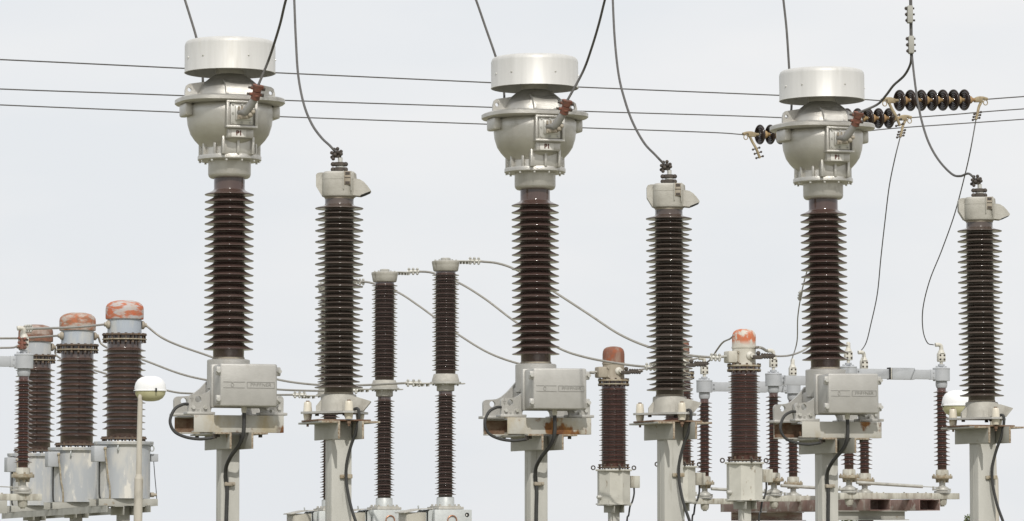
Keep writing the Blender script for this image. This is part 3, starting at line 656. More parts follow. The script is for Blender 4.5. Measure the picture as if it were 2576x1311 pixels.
tk_lab = ['tank transformer with bright orange flakes on its cap, nearest the left dome lamp',
          'tank transformer with faded orange and cream cap, the middle one of its row of three',
          'tank transformer with dull rust brown cap, behind the thin insulator at the left edge']
ts_lab = ['grey steel stand under the tank transformer nearest the left dome lamp',
          'grey steel stand under the middle one of the three tank transformers',
          'grey steel stand under the tank transformer with the dull rust brown cap']
tk0 = make_tank_ct(); ts0 = make_tank_stand(); TKS = []
for i, (x, y, d, cm, bm_) in enumerate(TK):
    o = tk0 if i == 0 else copy_tree(tk0); place(o, P(x, y, d)); TKS.append(o)
    tag(o, tk_lab[i], 'transformer', 'old tank transformers with painted caps')
    for ch in o.children:
        for nm, mm in (('cap', cm), ('collar', bm_)):
            if ch.name.split('.')[0] == nm: ch.material_slots[0].link = 'OBJECT'; ch.material_slots[0].material = M[mm]
    o = ts0 if i == 0 else copy_tree(ts0); place(o, P(x, y, d)); tag(o, ts_lab[i], 'support stand', 'stands under the tank transformers')

# ================================================================== old post transformers with domes (right)
def make_dome_ct():
    r = empty('dome_transformer')
    MB().lathe([(0, 2.182), (.05, 2.180), (.10, 2.168), (.132, 2.145), (.147, 2.11), (.152, 2.07), (.152, 1.955), (.15, 1.953)], 48).build('dome', M['dome_w'], r)
    k = MB(); k.lathe([(.15, 1.956), (.158, 1.954), (.158, 1.935), (.15, 1.93), (.149, 1.76), (.155, 1.74), (.165, 1.72), (.165, 1.715)], 48); kc = k.build('collar', M['collar'], r)
    k = MB(); k.box((-.26, -.11, 1.745), (-.13, .06, 1.895), .018); lb = k.build('primary_box', M['collar'], r)
    MB().box((-.135, -.115, 1.74), (-.12, .065, 1.90), .005).bolts([(-.128, -.115, 1.765), (-.128, -.115, 1.88)], (0, -1, 0), .014, .014).build('box_flange', M['grime'], lb)
    MB().rod((-.36, -.03, 1.82), (-.26, -.03, 1.825), .017).build('terminal_rod', M['white'], lb)
    k = MB(); k.turn((.015, -.125, 1.835), (.2, -1, .05), [(.055, 0), (.055, .03), (.04, .05), (.03, .055), (.03, .08)], 24); bu = k.build('bushing', M['pale'], r)
    k = MB(); k.box((.03, -.225, 1.79), (.16, -.16, 1.84), .01)
    for i in range(5): k.ball((.17 + .035*i, -.19, 1.85), .02, 8); k.ball((.17 + .035*i, -.19, 1.815), .02, 8)
    k.rod((.12, -.19, 1.825), (.345, -.19, 1.838), .018); k.ball((.105, -.21, 1.865), .03)
    k.build('black_clamp', M['darkrust'], bu)
    k = MB(); k.lathe([(.155, 1.722), (.215, 1.72), (.217, 1.712), (.215, 1.7), (.16, 1.697)], 40); f1 = k.build('top_flange', M['tanflange'], r)
    k = MB(); studs(k, .2, 1.635, 1.74, 14, .008, .017); k.build_each('flange_stud', M['rustflange'], f1, 3)
    MB().lathe([(.165, 1.668), (.218, 1.666), (.218, 1.652), (.165, 1.65)], 40).build('clamp_ring', M['tanflange'], r)
    MB().lathe(sheds(.166, alt(1.58, .61, 15, .204, .186), 1.705, .50, .42), 64).build('insulator', M['porcred'], r, sharp=50)
    k = MB(); k.lathe([(.17, .525), (.225, .523), (.225, .508), (.17, .505)], 40); f2 = k.build('bottom_flange', M['rustflange'], r)
    k = MB(); studs(k, .2, .47, .56, 12, .009, .018); k.build_each('flange_stud', M['rustflange'], f2, 3)
    oc = superell(1, 1, 2)
    k = MB(); k.lathe([(.15, .49), (.268, .488), (.27, .48), (.268, .466), (.15, .462)], 8)
    Ro = Matrix.Rotation(math.radians(10), 3, 'Z')
    k.lathe([(.232, .464), (.232, .022)], 8, M=Ro); k.lathe([(.2, .022), (.255, .02), (.257, .004), (.2, .0)], 8, M=Ro)
    tk = k.build('tank', M['hextank'], r, sharp=20)
    for a in (172, -5, -95):
        c = Vector((math.cos(math.radians(a)), math.sin(math.radians(a)), 0))
        MB().tube([c*.29 + c*.026*math.cos(q) + Vector((0, 0, .51 + .026*math.sin(q))) for q in [2*PI*i/14 for i in range(15)]], .009, 6).build('lifting_eye', M['darkrust'], tk)
    k = MB(); k.turn((-.20, -.05, .105), (-1, -.3, 0), [(.03, 0), (.028, .02), (.033, .025), (.026, .045), (.03, .05), (.02, .075), (0, .08)], 12); k.build('drain_plug', M['white'], tk)
    k = MB(); k.box((.235, -.05, .235), (.37, .09, .40), .006); sb = k.build('secondary_box', M['dirty'], r)
    MB().tube(smooth([(.30, 0, .235), (.30, 0, .15), (.275, 0, .05), (.24, 0, -.02), (.2, -.05, -.14), (.17, -.06, -.25), (.17, -.06, -1.0), (.17, -.06, -1.9)]), .013, 8).build('cable', M['cable'], r)
    return r
def make_dome_stand():
    s = empty('support_stand')
    k = MB(); angle_iron(k, -.07, -.21, .19, -.0015, .105, .009, -1); angle_iron(k, .07, -.21, .19, -.0015, .105, .009, 1); k.build('angle_bracket', M['bracket'], s)
    k = MB(); k.box((-.064, -.064, -2.2), (.064, .064, -.003), .006); k.build('post', M['galv'], s)
    return s
DM = [(1872.5, 1259.5, 48.0, 'dome_w', 'collar', 'porcred'), (1706, 1265, 50.0, 'dome_r', 'grime', 'porcred'), (1543.5, 1270, 52.05, 'dome_r', 'grime', 'porcred')]
dm_lab = ['transformer with flaking bright orange paint on a white dome',
          'dome topped transformer hidden almost entirely behind the middle surge arrester',
          'transformer with dull rust coloured dome and grimy collar, left of the middle surge arrester']
ds_lab = ['slim grey post under the dome topped transformer with flaking bright orange paint',
          'slim grey post hidden behind the post of the middle surge arrester',
          'slim grey post under the dome topped transformer with the dull rust coloured dome']
dm0 = make_dome_ct(); ds0 = make_dome_stand(); DMS = []
for i, (x, y, d, a, b, c) in enumerate(DM):
    o = dm0 if i == 0 else copy_tree(dm0); place(o, P(x, y, d)); DMS.append(o)
    tag(o, dm_lab[i], 'transformer', 'old post transformers with domes')
    for ch in o.children:
        for nm, mm in (('dome', a), ('collar', b), ('primary_box', b)):
            if ch.name.split('.')[0] == nm: ch.material_slots[0].link = 'OBJECT'; ch.material_slots[0].material = M[mm]
    o = ds0 if i == 0 else copy_tree(ds0); place(o, P(x, y, d)); tag(o, ds_lab[i], 'support stand', 'slim posts under the dome transformers')

# ================================================================== disconnectors
HX = .68
def make_disconnector(elbow=(1, 1), foot=('blgrey', 'tanflange')):
    r = empty('disconnector')
    for sx in (-1, 1):
        k = MB(); k.lathe([(.0, 1.672), (.07, 1.67), (.11, 1.664), (.116, 1.656), (.116, 1.648), (.112, 1.645), (.112, 1.49), (.07, 1.488)], 40, (sx*HX, 0, 0)); hd = k.build('head', M['blgrey'], r)
        k = MB(); k.lathe([(.045, 1.71), (.045, 1.68), (.025, 1.675)], 16, (sx*HX, 0, 0)); k.bolts([(sx*HX + .085*math.cos(q), .085*math.sin(q), 1.67) for q in (.3, 1.9, 3.4, 4.6)], r=.013, h=.018); k.build_each('head_bolt', M['blgrey'], hd)
        MB().lathe([(.072, 1.488), (.078, 1.475), (.078, 1.43), (.068, 1.40), (.06, 1.395)], 32, (sx*HX, 0, 0)).build('upper_fitting', M['blgrey'], r)
        MB().lathe(sheds(.06, even(1.339, .376, 18, .108), 1.41, .295, .45), 48, (sx*HX, 0, 0)).build('insulator', M['porcred'], r, sharp=50)
        k = MB(); k.lathe([(.06, .312), (.078, .308), (.084, .30), (.088, .235), (.06, .233)], 32, (sx*HX, 0, 0)); k.build('lower_fitting', M['dirty'], r)
        k = MB(); k.lathe([(.06, .234), (.134, .233), (.136, .228), (.136, .196), (.134, .192), (.09, .19), (.085, .17), (.04, .168)], 36, (sx*HX, 0, 0)); k.bolts([(sx*HX + .11*math.cos(q), .11*math.sin(q), .233) for q in (.4, 1.5, 2.6, 3.6, 4.7, 5.7)], r=.013, h=.02)
        k.bolts([(sx*HX + .07*math.cos(q), .07*math.sin(q), .17) for q in (.4, 1.5, 2.6, 3.6, 4.7, 5.7)], (0, 0, -1), .016, .03); k.build('bolted_flange', M[foot[1]], r)
        k = MB(); k.lathe([(.042, .17), (.04, .10), (.05, .09), (.085, .07), (.09, .06), (.09, .035), (.06, .03), (.11, .028), (.11, .004), (.06, .002)], 28, (sx*HX, 0, 0))
        k.box((sx*HX-.16, -.05, .035), (sx*HX-.06, -.02, .06), .004); k.bolts([(sx*HX-.15, -.035, .06), (sx*HX+.09, -.05, .03)], r=.014, h=.03); k.build('rotating_bearing', M['white'], r)
        MB().lathe([(.06, -.081), (.058, -.13), (.045, -.16), (.028, -.162), (.028, -.178)], 20, (sx*HX, 0, 0)).build('bearing_boss', M['dirty'], r)
        # terminal
        k = MB(); k.lathe([(.022, 1.745), (.022, 1.70)], 12, (sx*HX, 0, 0)); k.box((sx*HX-.052, -.035, 1.745), (sx*HX+.052, .035, 1.86), .01); k.lathe([(.05, 1.858), (.045, 1.875), (.03, 1.905), (.03, 1.90)], 20, (sx*HX, 0, 0), cap=False)
        x = sx*HX
        if not elbow[0 if sx < 0 else 1]: k.lathe([(.03, 1.88), (.029, 1.965), (.02, 1.985), (0, 1.988)], 14, (x, 0, 0))
        else: k.tube(smooth([(x, 0, 1.88), (x, 0, 1.94), (x-.015, 0, 1.965), (x-.05, 0, 1.972), (x-.085, 0, 1.968)], 6), .027, 12)
        tm = k.build('terminal', M['pale'], r)
        k = MB()
        for dx in (-.03, .03):
            for z in (1.775, 1.832): k.turn((x+dx, -.035, z), (0, -1, 0), [(.014, 0), (.014, .004), (.007, .004), (.007, .009), (0, .009)], 10)
        k.build_each('terminal_bolt', M['darkrust'], tm)
    k = MB(); k.box((-HX+.10, -.028, 1.507), (.0, .028, 1.636), .003); k.box((.0, -.026, 1.509), (HX-.10, .026, 1.634), .003); k.box((-HX+.09, -.035, 1.505), (-HX+.17, .035, 1.638), .003); k.box((HX-.17, -.035, 1.505), (HX-.09, .035, 1.638), .003)
    k.build('contact_arm', M['blgrey'], r)
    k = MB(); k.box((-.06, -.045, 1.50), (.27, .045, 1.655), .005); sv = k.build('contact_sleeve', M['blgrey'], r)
    MB().box((-.09, -.032, 1.503), (-.0601, .032, 1.652), .002).build('contact_finger', M['pale'], sv)
    MB().box((-.1, -.046, 1.499), (-.082, .046, 1.657), .002).build('sleeve_gap_shade', M['dark'], sv)  # black slab paints the shade of the gap at the sleeve end
    k = MB()
    for dx in (-HX+.13, -HX+.13, HX-.13): k.bolts([(dx, -.035, 1.54), (dx, -.035, 1.60)], (0, -1, 0), .011, .008)
    k.build_each('arm_bolt', M['blgrey'], r)
    k = MB(); k.box((-HX-.16, -.07, -.08), (HX+.22, .07, 0), .004); k.bolts([(x, -.04, 0) for x in (-.3, -.2, .1, .3, .42)], r=.012, h=.012); k.build('base_beam', M['dirty'], r)
    k = MB(); k.rod((-HX+.05, -.12, .135), (HX-.35, -.12, .085), .022); k.rod((HX-.35, -.12, .085), (HX-.05, -.05, .075), .006); k.build('link_rod', M['white'], r)
    return r
DS = [(2253, 1240, 50.0, ), (2061, 1247, 51.7), (1884, 1254, 53.4)]
ds_l = ['two-column disconnector with an open contact sleeve in full view on its grey arm',
        'two-column disconnector, left column just right of the white domed transformer',
        'farthest two-column disconnector, its left column just right of the middle surge arrester']
DIS = []
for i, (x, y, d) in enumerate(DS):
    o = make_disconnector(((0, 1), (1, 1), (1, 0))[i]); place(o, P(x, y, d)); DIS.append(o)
    tag(o, ds_l[i], 'disconnector', 'two-column disconnectors on steel beams')
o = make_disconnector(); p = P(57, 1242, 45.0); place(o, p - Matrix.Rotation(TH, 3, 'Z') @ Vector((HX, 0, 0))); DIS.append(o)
tag(o, 'disconnector at the left edge, a red clamp on its visible terminal', 'disconnector', 'two-column disconnectors on steel beams')
DL = o
# steel frame under the right hand disconnectors
ROW = Vector((-math.sin(TH), math.cos(TH), 0))
def row_beam(name, c, near, far, z0, h, wd, m, label):
    """hollow channel along the row; c = centre at the nearest disconnector"""
    L = far + near; k = MB(); t = .009
    k.box((-wd/2, -near, 0), (-wd/2+t, far, h), .001); k.box((wd/2-t, -near, 0), (wd/2, far, h), .001)
    k.box((-wd/2+t, -near+.0, h-t), (wd/2-t, far, h-.0005), 0); k.box((-wd/2+t, -near+.0, .0005), (wd/2-t, far, t), 0); k.box((-wd/2+t, -near+.35, t), (wd/2-t, -near+.36, h-t), 0)
    o = k.build(name, m); place(o, Vector((c.x, c.y, z0))); return o
loc3 = DIS[0].location
Rz = Matrix.Rotation(TH, 3, 'Z')
cA = loc3 + Rz @ Vector((-.40, 0, 0)); cB = loc3 + Rz @ Vector((.32, 0, 0))
zb = loc3.z - .082 - .15
bA = row_beam('steel_beam', cA, .35, 4.6, zb, .148, .30, M['redox'], ''); tag(bA, 'left of two red oxide steel beams under the three right hand disconnectors', 'steel beam', 'red oxide beams under the disconnectors')
bB = row_beam('steel_beam', cB, .35, 4.6, zb, .148, .30, M['redox'], ''); tag(bB, 'right of two red oxide steel beams under the three right hand disconnectors', 'steel beam', 'red oxide beams under the disconnectors')
def portal(t, x0, x1, xl, m, lab):
    c = loc3 + ROW*t; s = empty('beam_support', (c.x, c.y, zb), TH)
    k = MB(); k.box((x0, -.006, -.125), (x1, .006, -.002), .002); k.box((x0, -.07, -.012), (x1, -.0065, -.002), .001); k.box((x0, -.07, -.125), (x1+.03, -.0065, -.115), .001); k.build('cross_beam', m, s)
    MB().box((xl-.085, -.065, -zb), (xl+.085, .065, -.126), .005).build('leg', M['darkrust'], s)
    tag(s, lab, 'steel frame', 'frames carrying the red oxide beams')
portal(.05, -.85, .15, -.42, M['bracket'], 'brown steel support under the near end of the red oxide beams')
portal(4.1, -.6, .50, -.32, M['pinkish'], 'pinkish steel support under the far end of the red oxide beams')
# stand and rod under the left disconnector
c = DL.location; k = empty('beam_support', (c.x, c.y, c.z-.083), TH)
q = MB(); q.box((-.5, -.2, -.15), (.45, -.19, 0), .002); q.box((-.5, .1, -.15), (.45, .11, 0), .002); q.box((-.5, -.189, -.15), (.45, .099, -.142), 0); q.build('cross_beam', M['bracket'], k)
for x in (-.35, .2): MB().box((x-.07, -.12, -c.z+.083), (x+.07, .02, -.151), .005).build('leg', M['galv'], k)
tag(k, 'grey steel frame under the disconnector at the left edge', 'steel frame')
# long angle beams linking the three tank stands
def link_beam(off, lab):
    a = P(*TK[0][:3]) + Rz @ Vector((off, 0, -.1)); b = P(*TK[2][:3]) + Rz @ Vector((off, 0, -.1))
    d_ = (b-a).normalized(); a = a - d_*.55; b = b + d_*.6
    L = (b-a).length; Q = d_.to_track_quat('X', 'Z').to_matrix(); k = MB()
    k.add([a + Q @ v for v in (Vector((0, -.05, -.012)), Vector((L, -.05, -.012)), Vector((L, .05, -.012)), Vector((0, .05, -.012)), Vector((0, -.05, -.004)), Vector((L, -.05, -.004)), Vector((L, .05, -.004)), Vector((0, .05, -.004)))], [(0, 1, 2, 3), (4, 5, 6, 7), (0, 1, 5, 4), (2, 3, 7, 6), (1, 2, 6, 5), (3, 0, 4, 7)])
    k.add([a + Q @ v for v in (Vector((0, .04, -.10)), Vector((L, .04, -.10)), Vector((L, .05, -.10)), Vector((0, .05, -.10)), Vector((0, .04, -.008)), Vector((L, .04, -.008)), Vector((L, .05, -.008)), Vector((0, .05, -.008)))], [(0, 1, 2, 3), (4, 5, 6, 7), (0, 1, 5, 4), (2, 3, 7, 6), (1, 2, 6, 5), (3, 0, 4, 7)])
    k.build('steel_beam', M['bracket'])
    o = COL.objects[-1]; tag(o, lab, 'steel beam', 'beams linking the tank transformer stands')
link_beam(-.33, 'left one of two long grey beams running beneath the three tank transformers')
link_beam(.30, 'right one of two long grey beams running beneath the three tank transformers')

# ================================================================== lamps
def make_lamp(base, top, headc, lab, flip):
    r = empty('street_lamp', (base.x, base.y, 0)); B = Vector((base.x, base.y, 0)); top = top - B; hc = headc - B
    lz = P(345, 1198, base.y).z
    f = lz/top.z; mid = top*f
    k = MB(); k.tube([Vector((0, 0, 0)), mid - Vector((0, 0, .03))], .055, 20); k.tube([mid - Vector((0, 0, .031)), mid + Vector((0, 0, .03))], lambda t: .055 - .02*t, 20); pl = k.build('lower_pole', M['pole'], r)
    k = MB(); k.tube([mid + Vector((0, 0, .02)), top], lambda t: .036 - .004*t, 16); k.build('upper_pole', M['pole'], r)
    k = MB(); k.tube(smooth([top - Vector((0, 0, .02)), top + Vector((0, 0, .05)), top.lerp(hc, .3) + Vector((0, 0, .07)), hc + Vector((0, 0, .03))], 6), .028, 12); k.build('arm', M['pole'], r)
    sh = superell(1.0, .8, 2.0)
    hs = MB().lathe([(0, .188), (.06, .186), (.115, .172), (.16, .142), (.188, .10), (.2, .05), (.203, .012), (.212, .008), (.212, -.004), (.203, -.008)], 48, hc, shape=sh).build('lamp_housing', M['lampw'], r)
    MB().box(hc + Vector((.08, -.178, -.02)), hc + Vector((.1, -.15, .03)), .003).box(hc + Vector((-.2, -.06, -.02)), hc + Vector((-.185, -.04, .02)), .003).build('clip', M['dark'], hs)
    MB().lathe([(.198, -.008), (.188, -.05), (.16, -.092), (.11, -.122), (.05, -.134), (0, -.136)], 48, hc, shape=sh, cap=False).build('lamp_bowl', M['lampy'], r)
    tag(r, lab, 'street lamp', 'white dome street lamps')
make_lamp(P(342.5, 1330, 48), P(352.5, 1008, 48), P(377.9, 983, 48.1), 'white dome lamp with yellowed bowl on a leaning pole before the tank transformers', 1)
make_lamp(P(2506, 1330, 46), P(2496, 1045, 46), P(2410, 1020, 46), 'white dome lamp half hidden behind the surge arrester at the right edge', -1)

# ================================================================== overhead lines and disc strings
def make_string():
    r = empty('insulator_string')
    for i in range(7):
        x = i*.155
        k = MB(); pr = [(.02, -.004), (.034, -.012), (.040, .0), (.052, .0), (.057, -.014), (.062, .0), (.076, .0), (.081, -.015), (.086, .0), (.1, .0), (.105, -.014), (.110, -.002), (.120, -.006), (.126, -.003), (.1265, .002), (.12, .006), (.09, .011), (.05, .018), (.03, .02)]
        k.turn((x, 0, 0), (1, 0, 0), pr, 40); dd = k.build('disc', M['discglass'], r, sharp=60)
        k = MB(); k.turn((x + .03, 0, 0), (1, 0, 0), [(.046, -.012), (.05, .0), (.05, .045), (.044, .065), (.032, .075), (.024, .095), (.018, .125)], 20); k.build('disc_cap', M['disccap'], dd)
    for sg, x0 in ((-1, -.02), (1, 6*.155 + .10)):
        k = MB(); k.rod((x0, 0, 0), (x0 + sg*.06, 0, 0), .018); k.box((min(x0+sg*.05, x0+sg*.16), -.02, -.03), (max(x0+sg*.05, x0+sg*.16), .02, .025), .006)
        pts = [(x0+sg*.05, 0, 0), (x0+sg*.10, 0, .02), (x0+sg*.17, 0, .02), (x0+sg*.235, 0, .005)]; k.tube(smooth(pts), .02, 10)
        tail = [(x0+sg*.16, 0, -.01), (x0+sg*.11, 0, -.08), (x0+sg*.075, -.01, -.16), (x0+sg*.045, -.01, -.235)] if sg > 0 else [(x0-.14, 0, -.01), (x0-.10, 0, -.09), (x0-.06, -.02, -.18), (x0-.01, -.02, -.30)]
        k.tube(smooth(tail), .017, 10); yk = k.build('strain_clamp', M['yoke'], r)
        k = MB(); k.tube([(x0+sg*.2 + .03*math.cos(a), -.01, -.035 + .03*math.sin(a)) for a in [2*PI*i/14 for i in range(15)]], .006, 6)
        k.build('clamp_eye', M['yoke'], yk)
        k = MB()
        for t in (0, 1, 2):
            q0 = Vector(tail[2]).lerp(Vector(tail[3]), t*.45); k.rod(q0 + Vector((-.05, 0, -.012)), q0 + Vector((.05, 0, .012)), .009, .009, 6); k.ball(q0 + Vector((.05, 0, .012)), .015, 8); k.ball(q0 + Vector((-.048, 0, -.012)), .015, 8)
        k.build('u_bolt', M['darkrust'], yk)
    return r
ST = [(2262, 253, 44.0, 2434, 251), (2077, 298.5, 45.8, 2245, 297), (1911, 338.5, 47.4, 2077, 338)]
sa = math.radians(29)
st_l = ['string of seven black disc insulators, all clear against the sky',
        'string of black disc insulators partly hidden behind the right side of the rightmost transformer head',
        'string of black disc insulators emerging from the left side of the rightmost transformer head']
s0 = make_string(); STR = []
for i, (x, y, d, x2, y2) in enumerate(ST):
    dv = P(x2, y2, d + .93*math.sin(sa)) - P(x, y, d)
    o = s0 if i == 0 else copy_tree(s0); place(o, P(x, y, d), sa, -math.atan2(dv.z, math.hypot(dv.x, dv.y))); STR.append(o); tag(o, st_l[i], 'insulator string', 'disc insulator strings on the overhead lines')
def wire(name, pts, r, m, label, cat='wire', group=None, k=8, n=8):
    mb = MB(); mb.tube(smooth(pts, k), r, n); o = mb.build(name, m); tag(o, label, cat, group); return o
def scr(lst, d0, d1):
    """screen polyline at a depth going from d0 to d1 along its width"""
    x0, x1 = lst[0][0], lst[-1][0]; n = len(lst)
    if abs(x1-x0) < 150: return [P(x, y, d0 + (d1-d0)*i/(n-1)) for i, (x, y) in enumerate(lst)]
    return [P(x, y, d0 + (d1-d0)*(x-x0)/(x1-x0)) for x, y in lst]
LN = [([(-1500, 95), (-500, 128), (0, 150), (460, 172), (690, 183), (1232, 208), (1453, 219), (1960, 240), (2120, 247)], 34., '1'),
      ([(-1500, 170), (-500, 202), (0, 224), (440, 240), (700, 252), (1232, 270), (1465, 280), (1830, 291)], 36., '2'),
      ([(-1500, 208), (-500, 240), (0, 264), (460, 283), (690, 293), (1210, 312), (1450, 321), (1780, 333)], 38., '3')]
ln_l = ['highest of the three overhead lines crossing the sky from the left edge', 'middle one of the three overhead lines crossing the sky from the left edge', 'lowest of the three overhead lines crossing the sky from the left edge']
for i, (L_, dl, _) in enumerate(LN):
    e = world(STR[i], (-.26, 0, 0)); wire('overhead_line', scr(L_, dl, e.y-.1) + [e], .0072, M['alwire'], ln_l[i], 'overhead line', 'overhead lines left of the disc strings')
LR = [[(2575, 243), (2900, 221), (3200, 205)], [(2400, 288), (2575, 274), (3200, 232)], [(2230, 324.5), (2400, 312), (2575, 300), (3200, 255)]]
lr_l = ['highest of the three short overhead lines leaving at the right edge', 'middle one of the three short overhead lines leaving at the right edge', 'lowest of the three short overhead lines leaving at the right edge']
for i, L_ in enumerate(LR):
    e = world(STR[i], (6*.155+.33, 0, .005)); wire('overhead_line', [e] + scr(L_, e.y+.3, e.y+2.2), .0072, M['alwire'], lr_l[i], 'overhead line', 'overhead lines right of the disc strings')
# jumpers down to the disconnectors
j0 = world(STR[0], (6*.155+.148, -.01, -.23)); t3 = world(DIS[0], (HX-.11, 0, 1.968))
wire('jumper_wire', [j0] + scr([(2440, 380), (2424, 450), (2400, 540), (2368, 630), (2338, 705), (2321, 775), (2321, 830), (2332, 862)], j0.y, t3.y) + [t3], .0072, M['alwire'], 'thin wire curving from the fully visible disc string to the farthest right terminal', 'wire')
j0 = world(STR[1], (6*.155+.148, -.01, -.23)); t2 = world(DIS[1], (HX-.06, 0, 1.972))
wire('jumper_wire', [j0] + scr([(2250, 400), (2236, 470), (2225, 560), (2215, 650), (2206, 740), (2190, 815), (2178, 862)], j0.y, t2.y) + [t2], .0072, M['alwire'], 'thin wire hanging from the half hidden disc string to a terminal on a grey arm', 'wire')
j0 = world(STR[2], (6*.155+.148, -.01, -.23)); t1 = world(DIS[2], (HX-.02, 0, 1.95))
o = wire('jumper_wire', [j0] + scr([(2080, 500), (2050, 620), (2027, 690), (2014, 745), (2006, 800), (2004, 860)], j0.y, t1.y) + [t1], .0085, M['ltwire'], 'pale thin wire coming out left of the rightmost transformer insulator down to a terminal', 'wire')
k = MB(); a = P(2015, 732, 52.5); b = P(2011, 754, 52.6); k.rod(a, b, .024); k.bolts([a.lerp(b, t) for t in (.2, .5, .8)], (-1, -.3, 0), .014, .035); q = k.build('wire_clamp', M['white']); q.parent = o

# ================================================================== thick droppers in front
def dropper(end, lst, d0, d1, label, r=.0095): return wire('dropper_cable', scr(lst, d0, d1) + [end], r, M['alwire'], label, 'cable', 'thick dropper cables', 10, 10)
p1 = [world(o, (.058, -.55, 2.39)) for o in CTS]; p2 = [world(o, (-.058, .55, 2.39)) for o in CTS]; pa = [world(o, (-.02, 0, 1.765)) for o in ARS]
dropper(p1[0], [(800, -260), (742, -70), (719, 0), (705, 58), (690, 108), (674, 155)], 26.5, p1[0].y, 'thick dark cable rising right from the red clamp on the leftmost large transformer')
dropper(p1[1], [(1590, -260), (1540, -70), (1521, 0), (1506, 60), (1488, 120), (1466, 180)], 27.6, p1[1].y, 'thick dark cable rising right from the red clamp on the middle large transformer')
dropper(p2[0], [(400, -250), (445, -65), (465, 0), (479, 45), (493, 92), (506, 150), (510, 198)], p2[0].y+.2, p2[0].y, 'thick dark cable passing behind the cap of the leftmost large transformer')
dropper(p2[1], [(1110, -250), (1170, -70), (1197, 0), (1222, 72), (1245, 138), (1262, 195), (1268, 240)], p2[1].y+.2, p2[1].y, 'thick dark cable passing behind the cap of the middle large transformer')
dropper(p2[2], [(1945, -250), (1963, -65), (1970, 0), (1978, 75), (1984, 165), (1988, 230), (1990, 275)], p2[2].y+.2, p2[2].y, 'thick dark cable passing behind the cap of the rightmost large transformer')
dropper(pa[0], [(732, -260), (738, -60), (740, 0), (744, 100), (750, 190), (764, 262), (784, 312), (808, 346), (830, 367)], 26.5, pa[0].y, 'thick cable sweeping down to the leftmost hooded surge arrester', .0085)
dropper(pa[1], [(1536, -260), (1540, -60), (1541, 0), (1546, 100), (1556, 190), (1572, 255), (1592, 310), (1620, 360), (1648, 390)], 27.6, pa[1].y, 'thick cable sweeping down to the middle hooded surge arrester', .0085)
tj = P(2292, 140, 28.6)
t_main = wire('dropper_cable', [P(2289, -300, 28.6), P(2289, -60, 28.6), P(2290, 0, 28.6), P(2291, 80, 28.6), tj], .0125, M['alwire'], 'doubled vertical cable with two bolted clamp blocks at the top right', 'cable', 'thick dropper cables')
for a, b in (((2288, 15), (2291, 58)), ((2291, 91), (2293, 135))):
    k = MB(); A = P(*a, 28.57); B = P(*b, 28.57); k.box(Vector((A.x-.021, A.y-.03, B.z)), Vector((A.x+.021, A.y+.04, A.z)), .006); cb = k.build('clamp_block', M['bracket'])
    cb.parent = t_main
    k = MB()
    for t in (.15, .5, .85):
        q0 = A.lerp(B, t); k.rod(q0 + Vector((-.042, 0, 0)), q0 + Vector((.032, 0, 0)), .0085, .0085, 6); k.rod(q0 + Vector((-.036, 0, 0)), q0 + Vector((-.022, 0, 0)), .015, .015, 6)
    k.build('clamp_bolt', M['darkrust'], cb)
dropper(p1[2], [(2292, 136), (2289, 162), (2274, 190), (2247, 215), (2228, 240), (2206, 263)], 28.6, p1[2].y, 'thick cable branching left from the clamp blocks to the red transformer clamp')
dropper(pa[2], [(2293, 136), (2298, 185), (2306, 245), (2318, 305), (2336, 360), (2362, 405), (2394, 438), (2415, 443), (2436, 437)], 28.6, pa[2].y, 'thick cable branching right from the clamp blocks to the surge arrester at right', .0085)

# ================================================================== pale conductors of the rear bays
def pale(pts, label, r=.0155, clamp=None):
    o = wire('bus_conductor', pts, r, M['ltwire'], label, 'conductor', 'pale conductors between the rear apparatus', 8, 8)
    for a, b in (clamp or []):
        k = MB(); k.rod(a, b, .028, .028, 10)
        for t in (.15, .5, .85):
            c_ = Vector(a).lerp(Vector(b), t); k.rod(c_ + Vector((0, -.02, -.045)), c_ + Vector((0, -.02, .045)), .014, .014, 6); k.ball(c_ + Vector((0, -.02, .034)), .018, 8); k.ball(c_ + Vector((0, -.02, -.034)), .018, 8)
        q = k.build('wire_clamp', M['white']); q.parent = o
    return o
m0, m1, m2 = [world(o, (-.42, 0, 1.68)) for o in BRS]; u0, u1, u2 = [world(o, (.34, 0, 3.315)) for o in BRS]
tr = [world(o, (.30, -.05, 2.48)) for o in TKS]; tl = [world(o, (-.31, -.05, 2.48)) for o in TKS]
def mid(a, b, t): return Vector(a).lerp(Vector(b), t)
pale([tr[0]] + scr([(405, 848), (450, 869), (530, 897), (620, 931), (705, 956), (800, 968), (900, 969), (1010, 964)], tr[0].y, m0.y) + [P(1020, 963.5, m0.y), m0], 'pale conductor from the brightest orange capped transformer to the right breaker pole', clamp=[(P(1020, 963.5, m0.y), P(1060, 963.5, m0.y))])
pale([tr[1]] + scr([(265, 872), (362, 906), (450, 939), (520, 956), (620, 972), (705, 980), (800, 983), (860, 982)], tr[1].y, m1.y) + [m1], 'pale conductor from the middle tank transformer to the middle breaker pole', clamp=[(P(868, 982, m1.y-.1), P(900, 982, m1.y-.1))])
pale([tr[2]] + scr([(150, 900), (250, 935), (415, 981), (485, 990), (600, 993), (735, 993)], tr[2].y, m2.y) + [m2], 'lowest pale conductor running right from behind the white lamp', clamp=[(P(737, 993, m2.y-.1), P(770, 993, m2.y-.1))])
pale([P(-300, 852, 52), P(0, 851, 53.5), P(60, 850, 54.2), tl[1]], 'pale conductor entering from the left edge to the middle tank transformer')
pale([P(-300, 874, 57), P(0, 875, 58.3), tl[2]], 'pale conductor entering from the left edge to the rust brown capped transformer')
tL = world(DL, (HX, 0, 1.95))
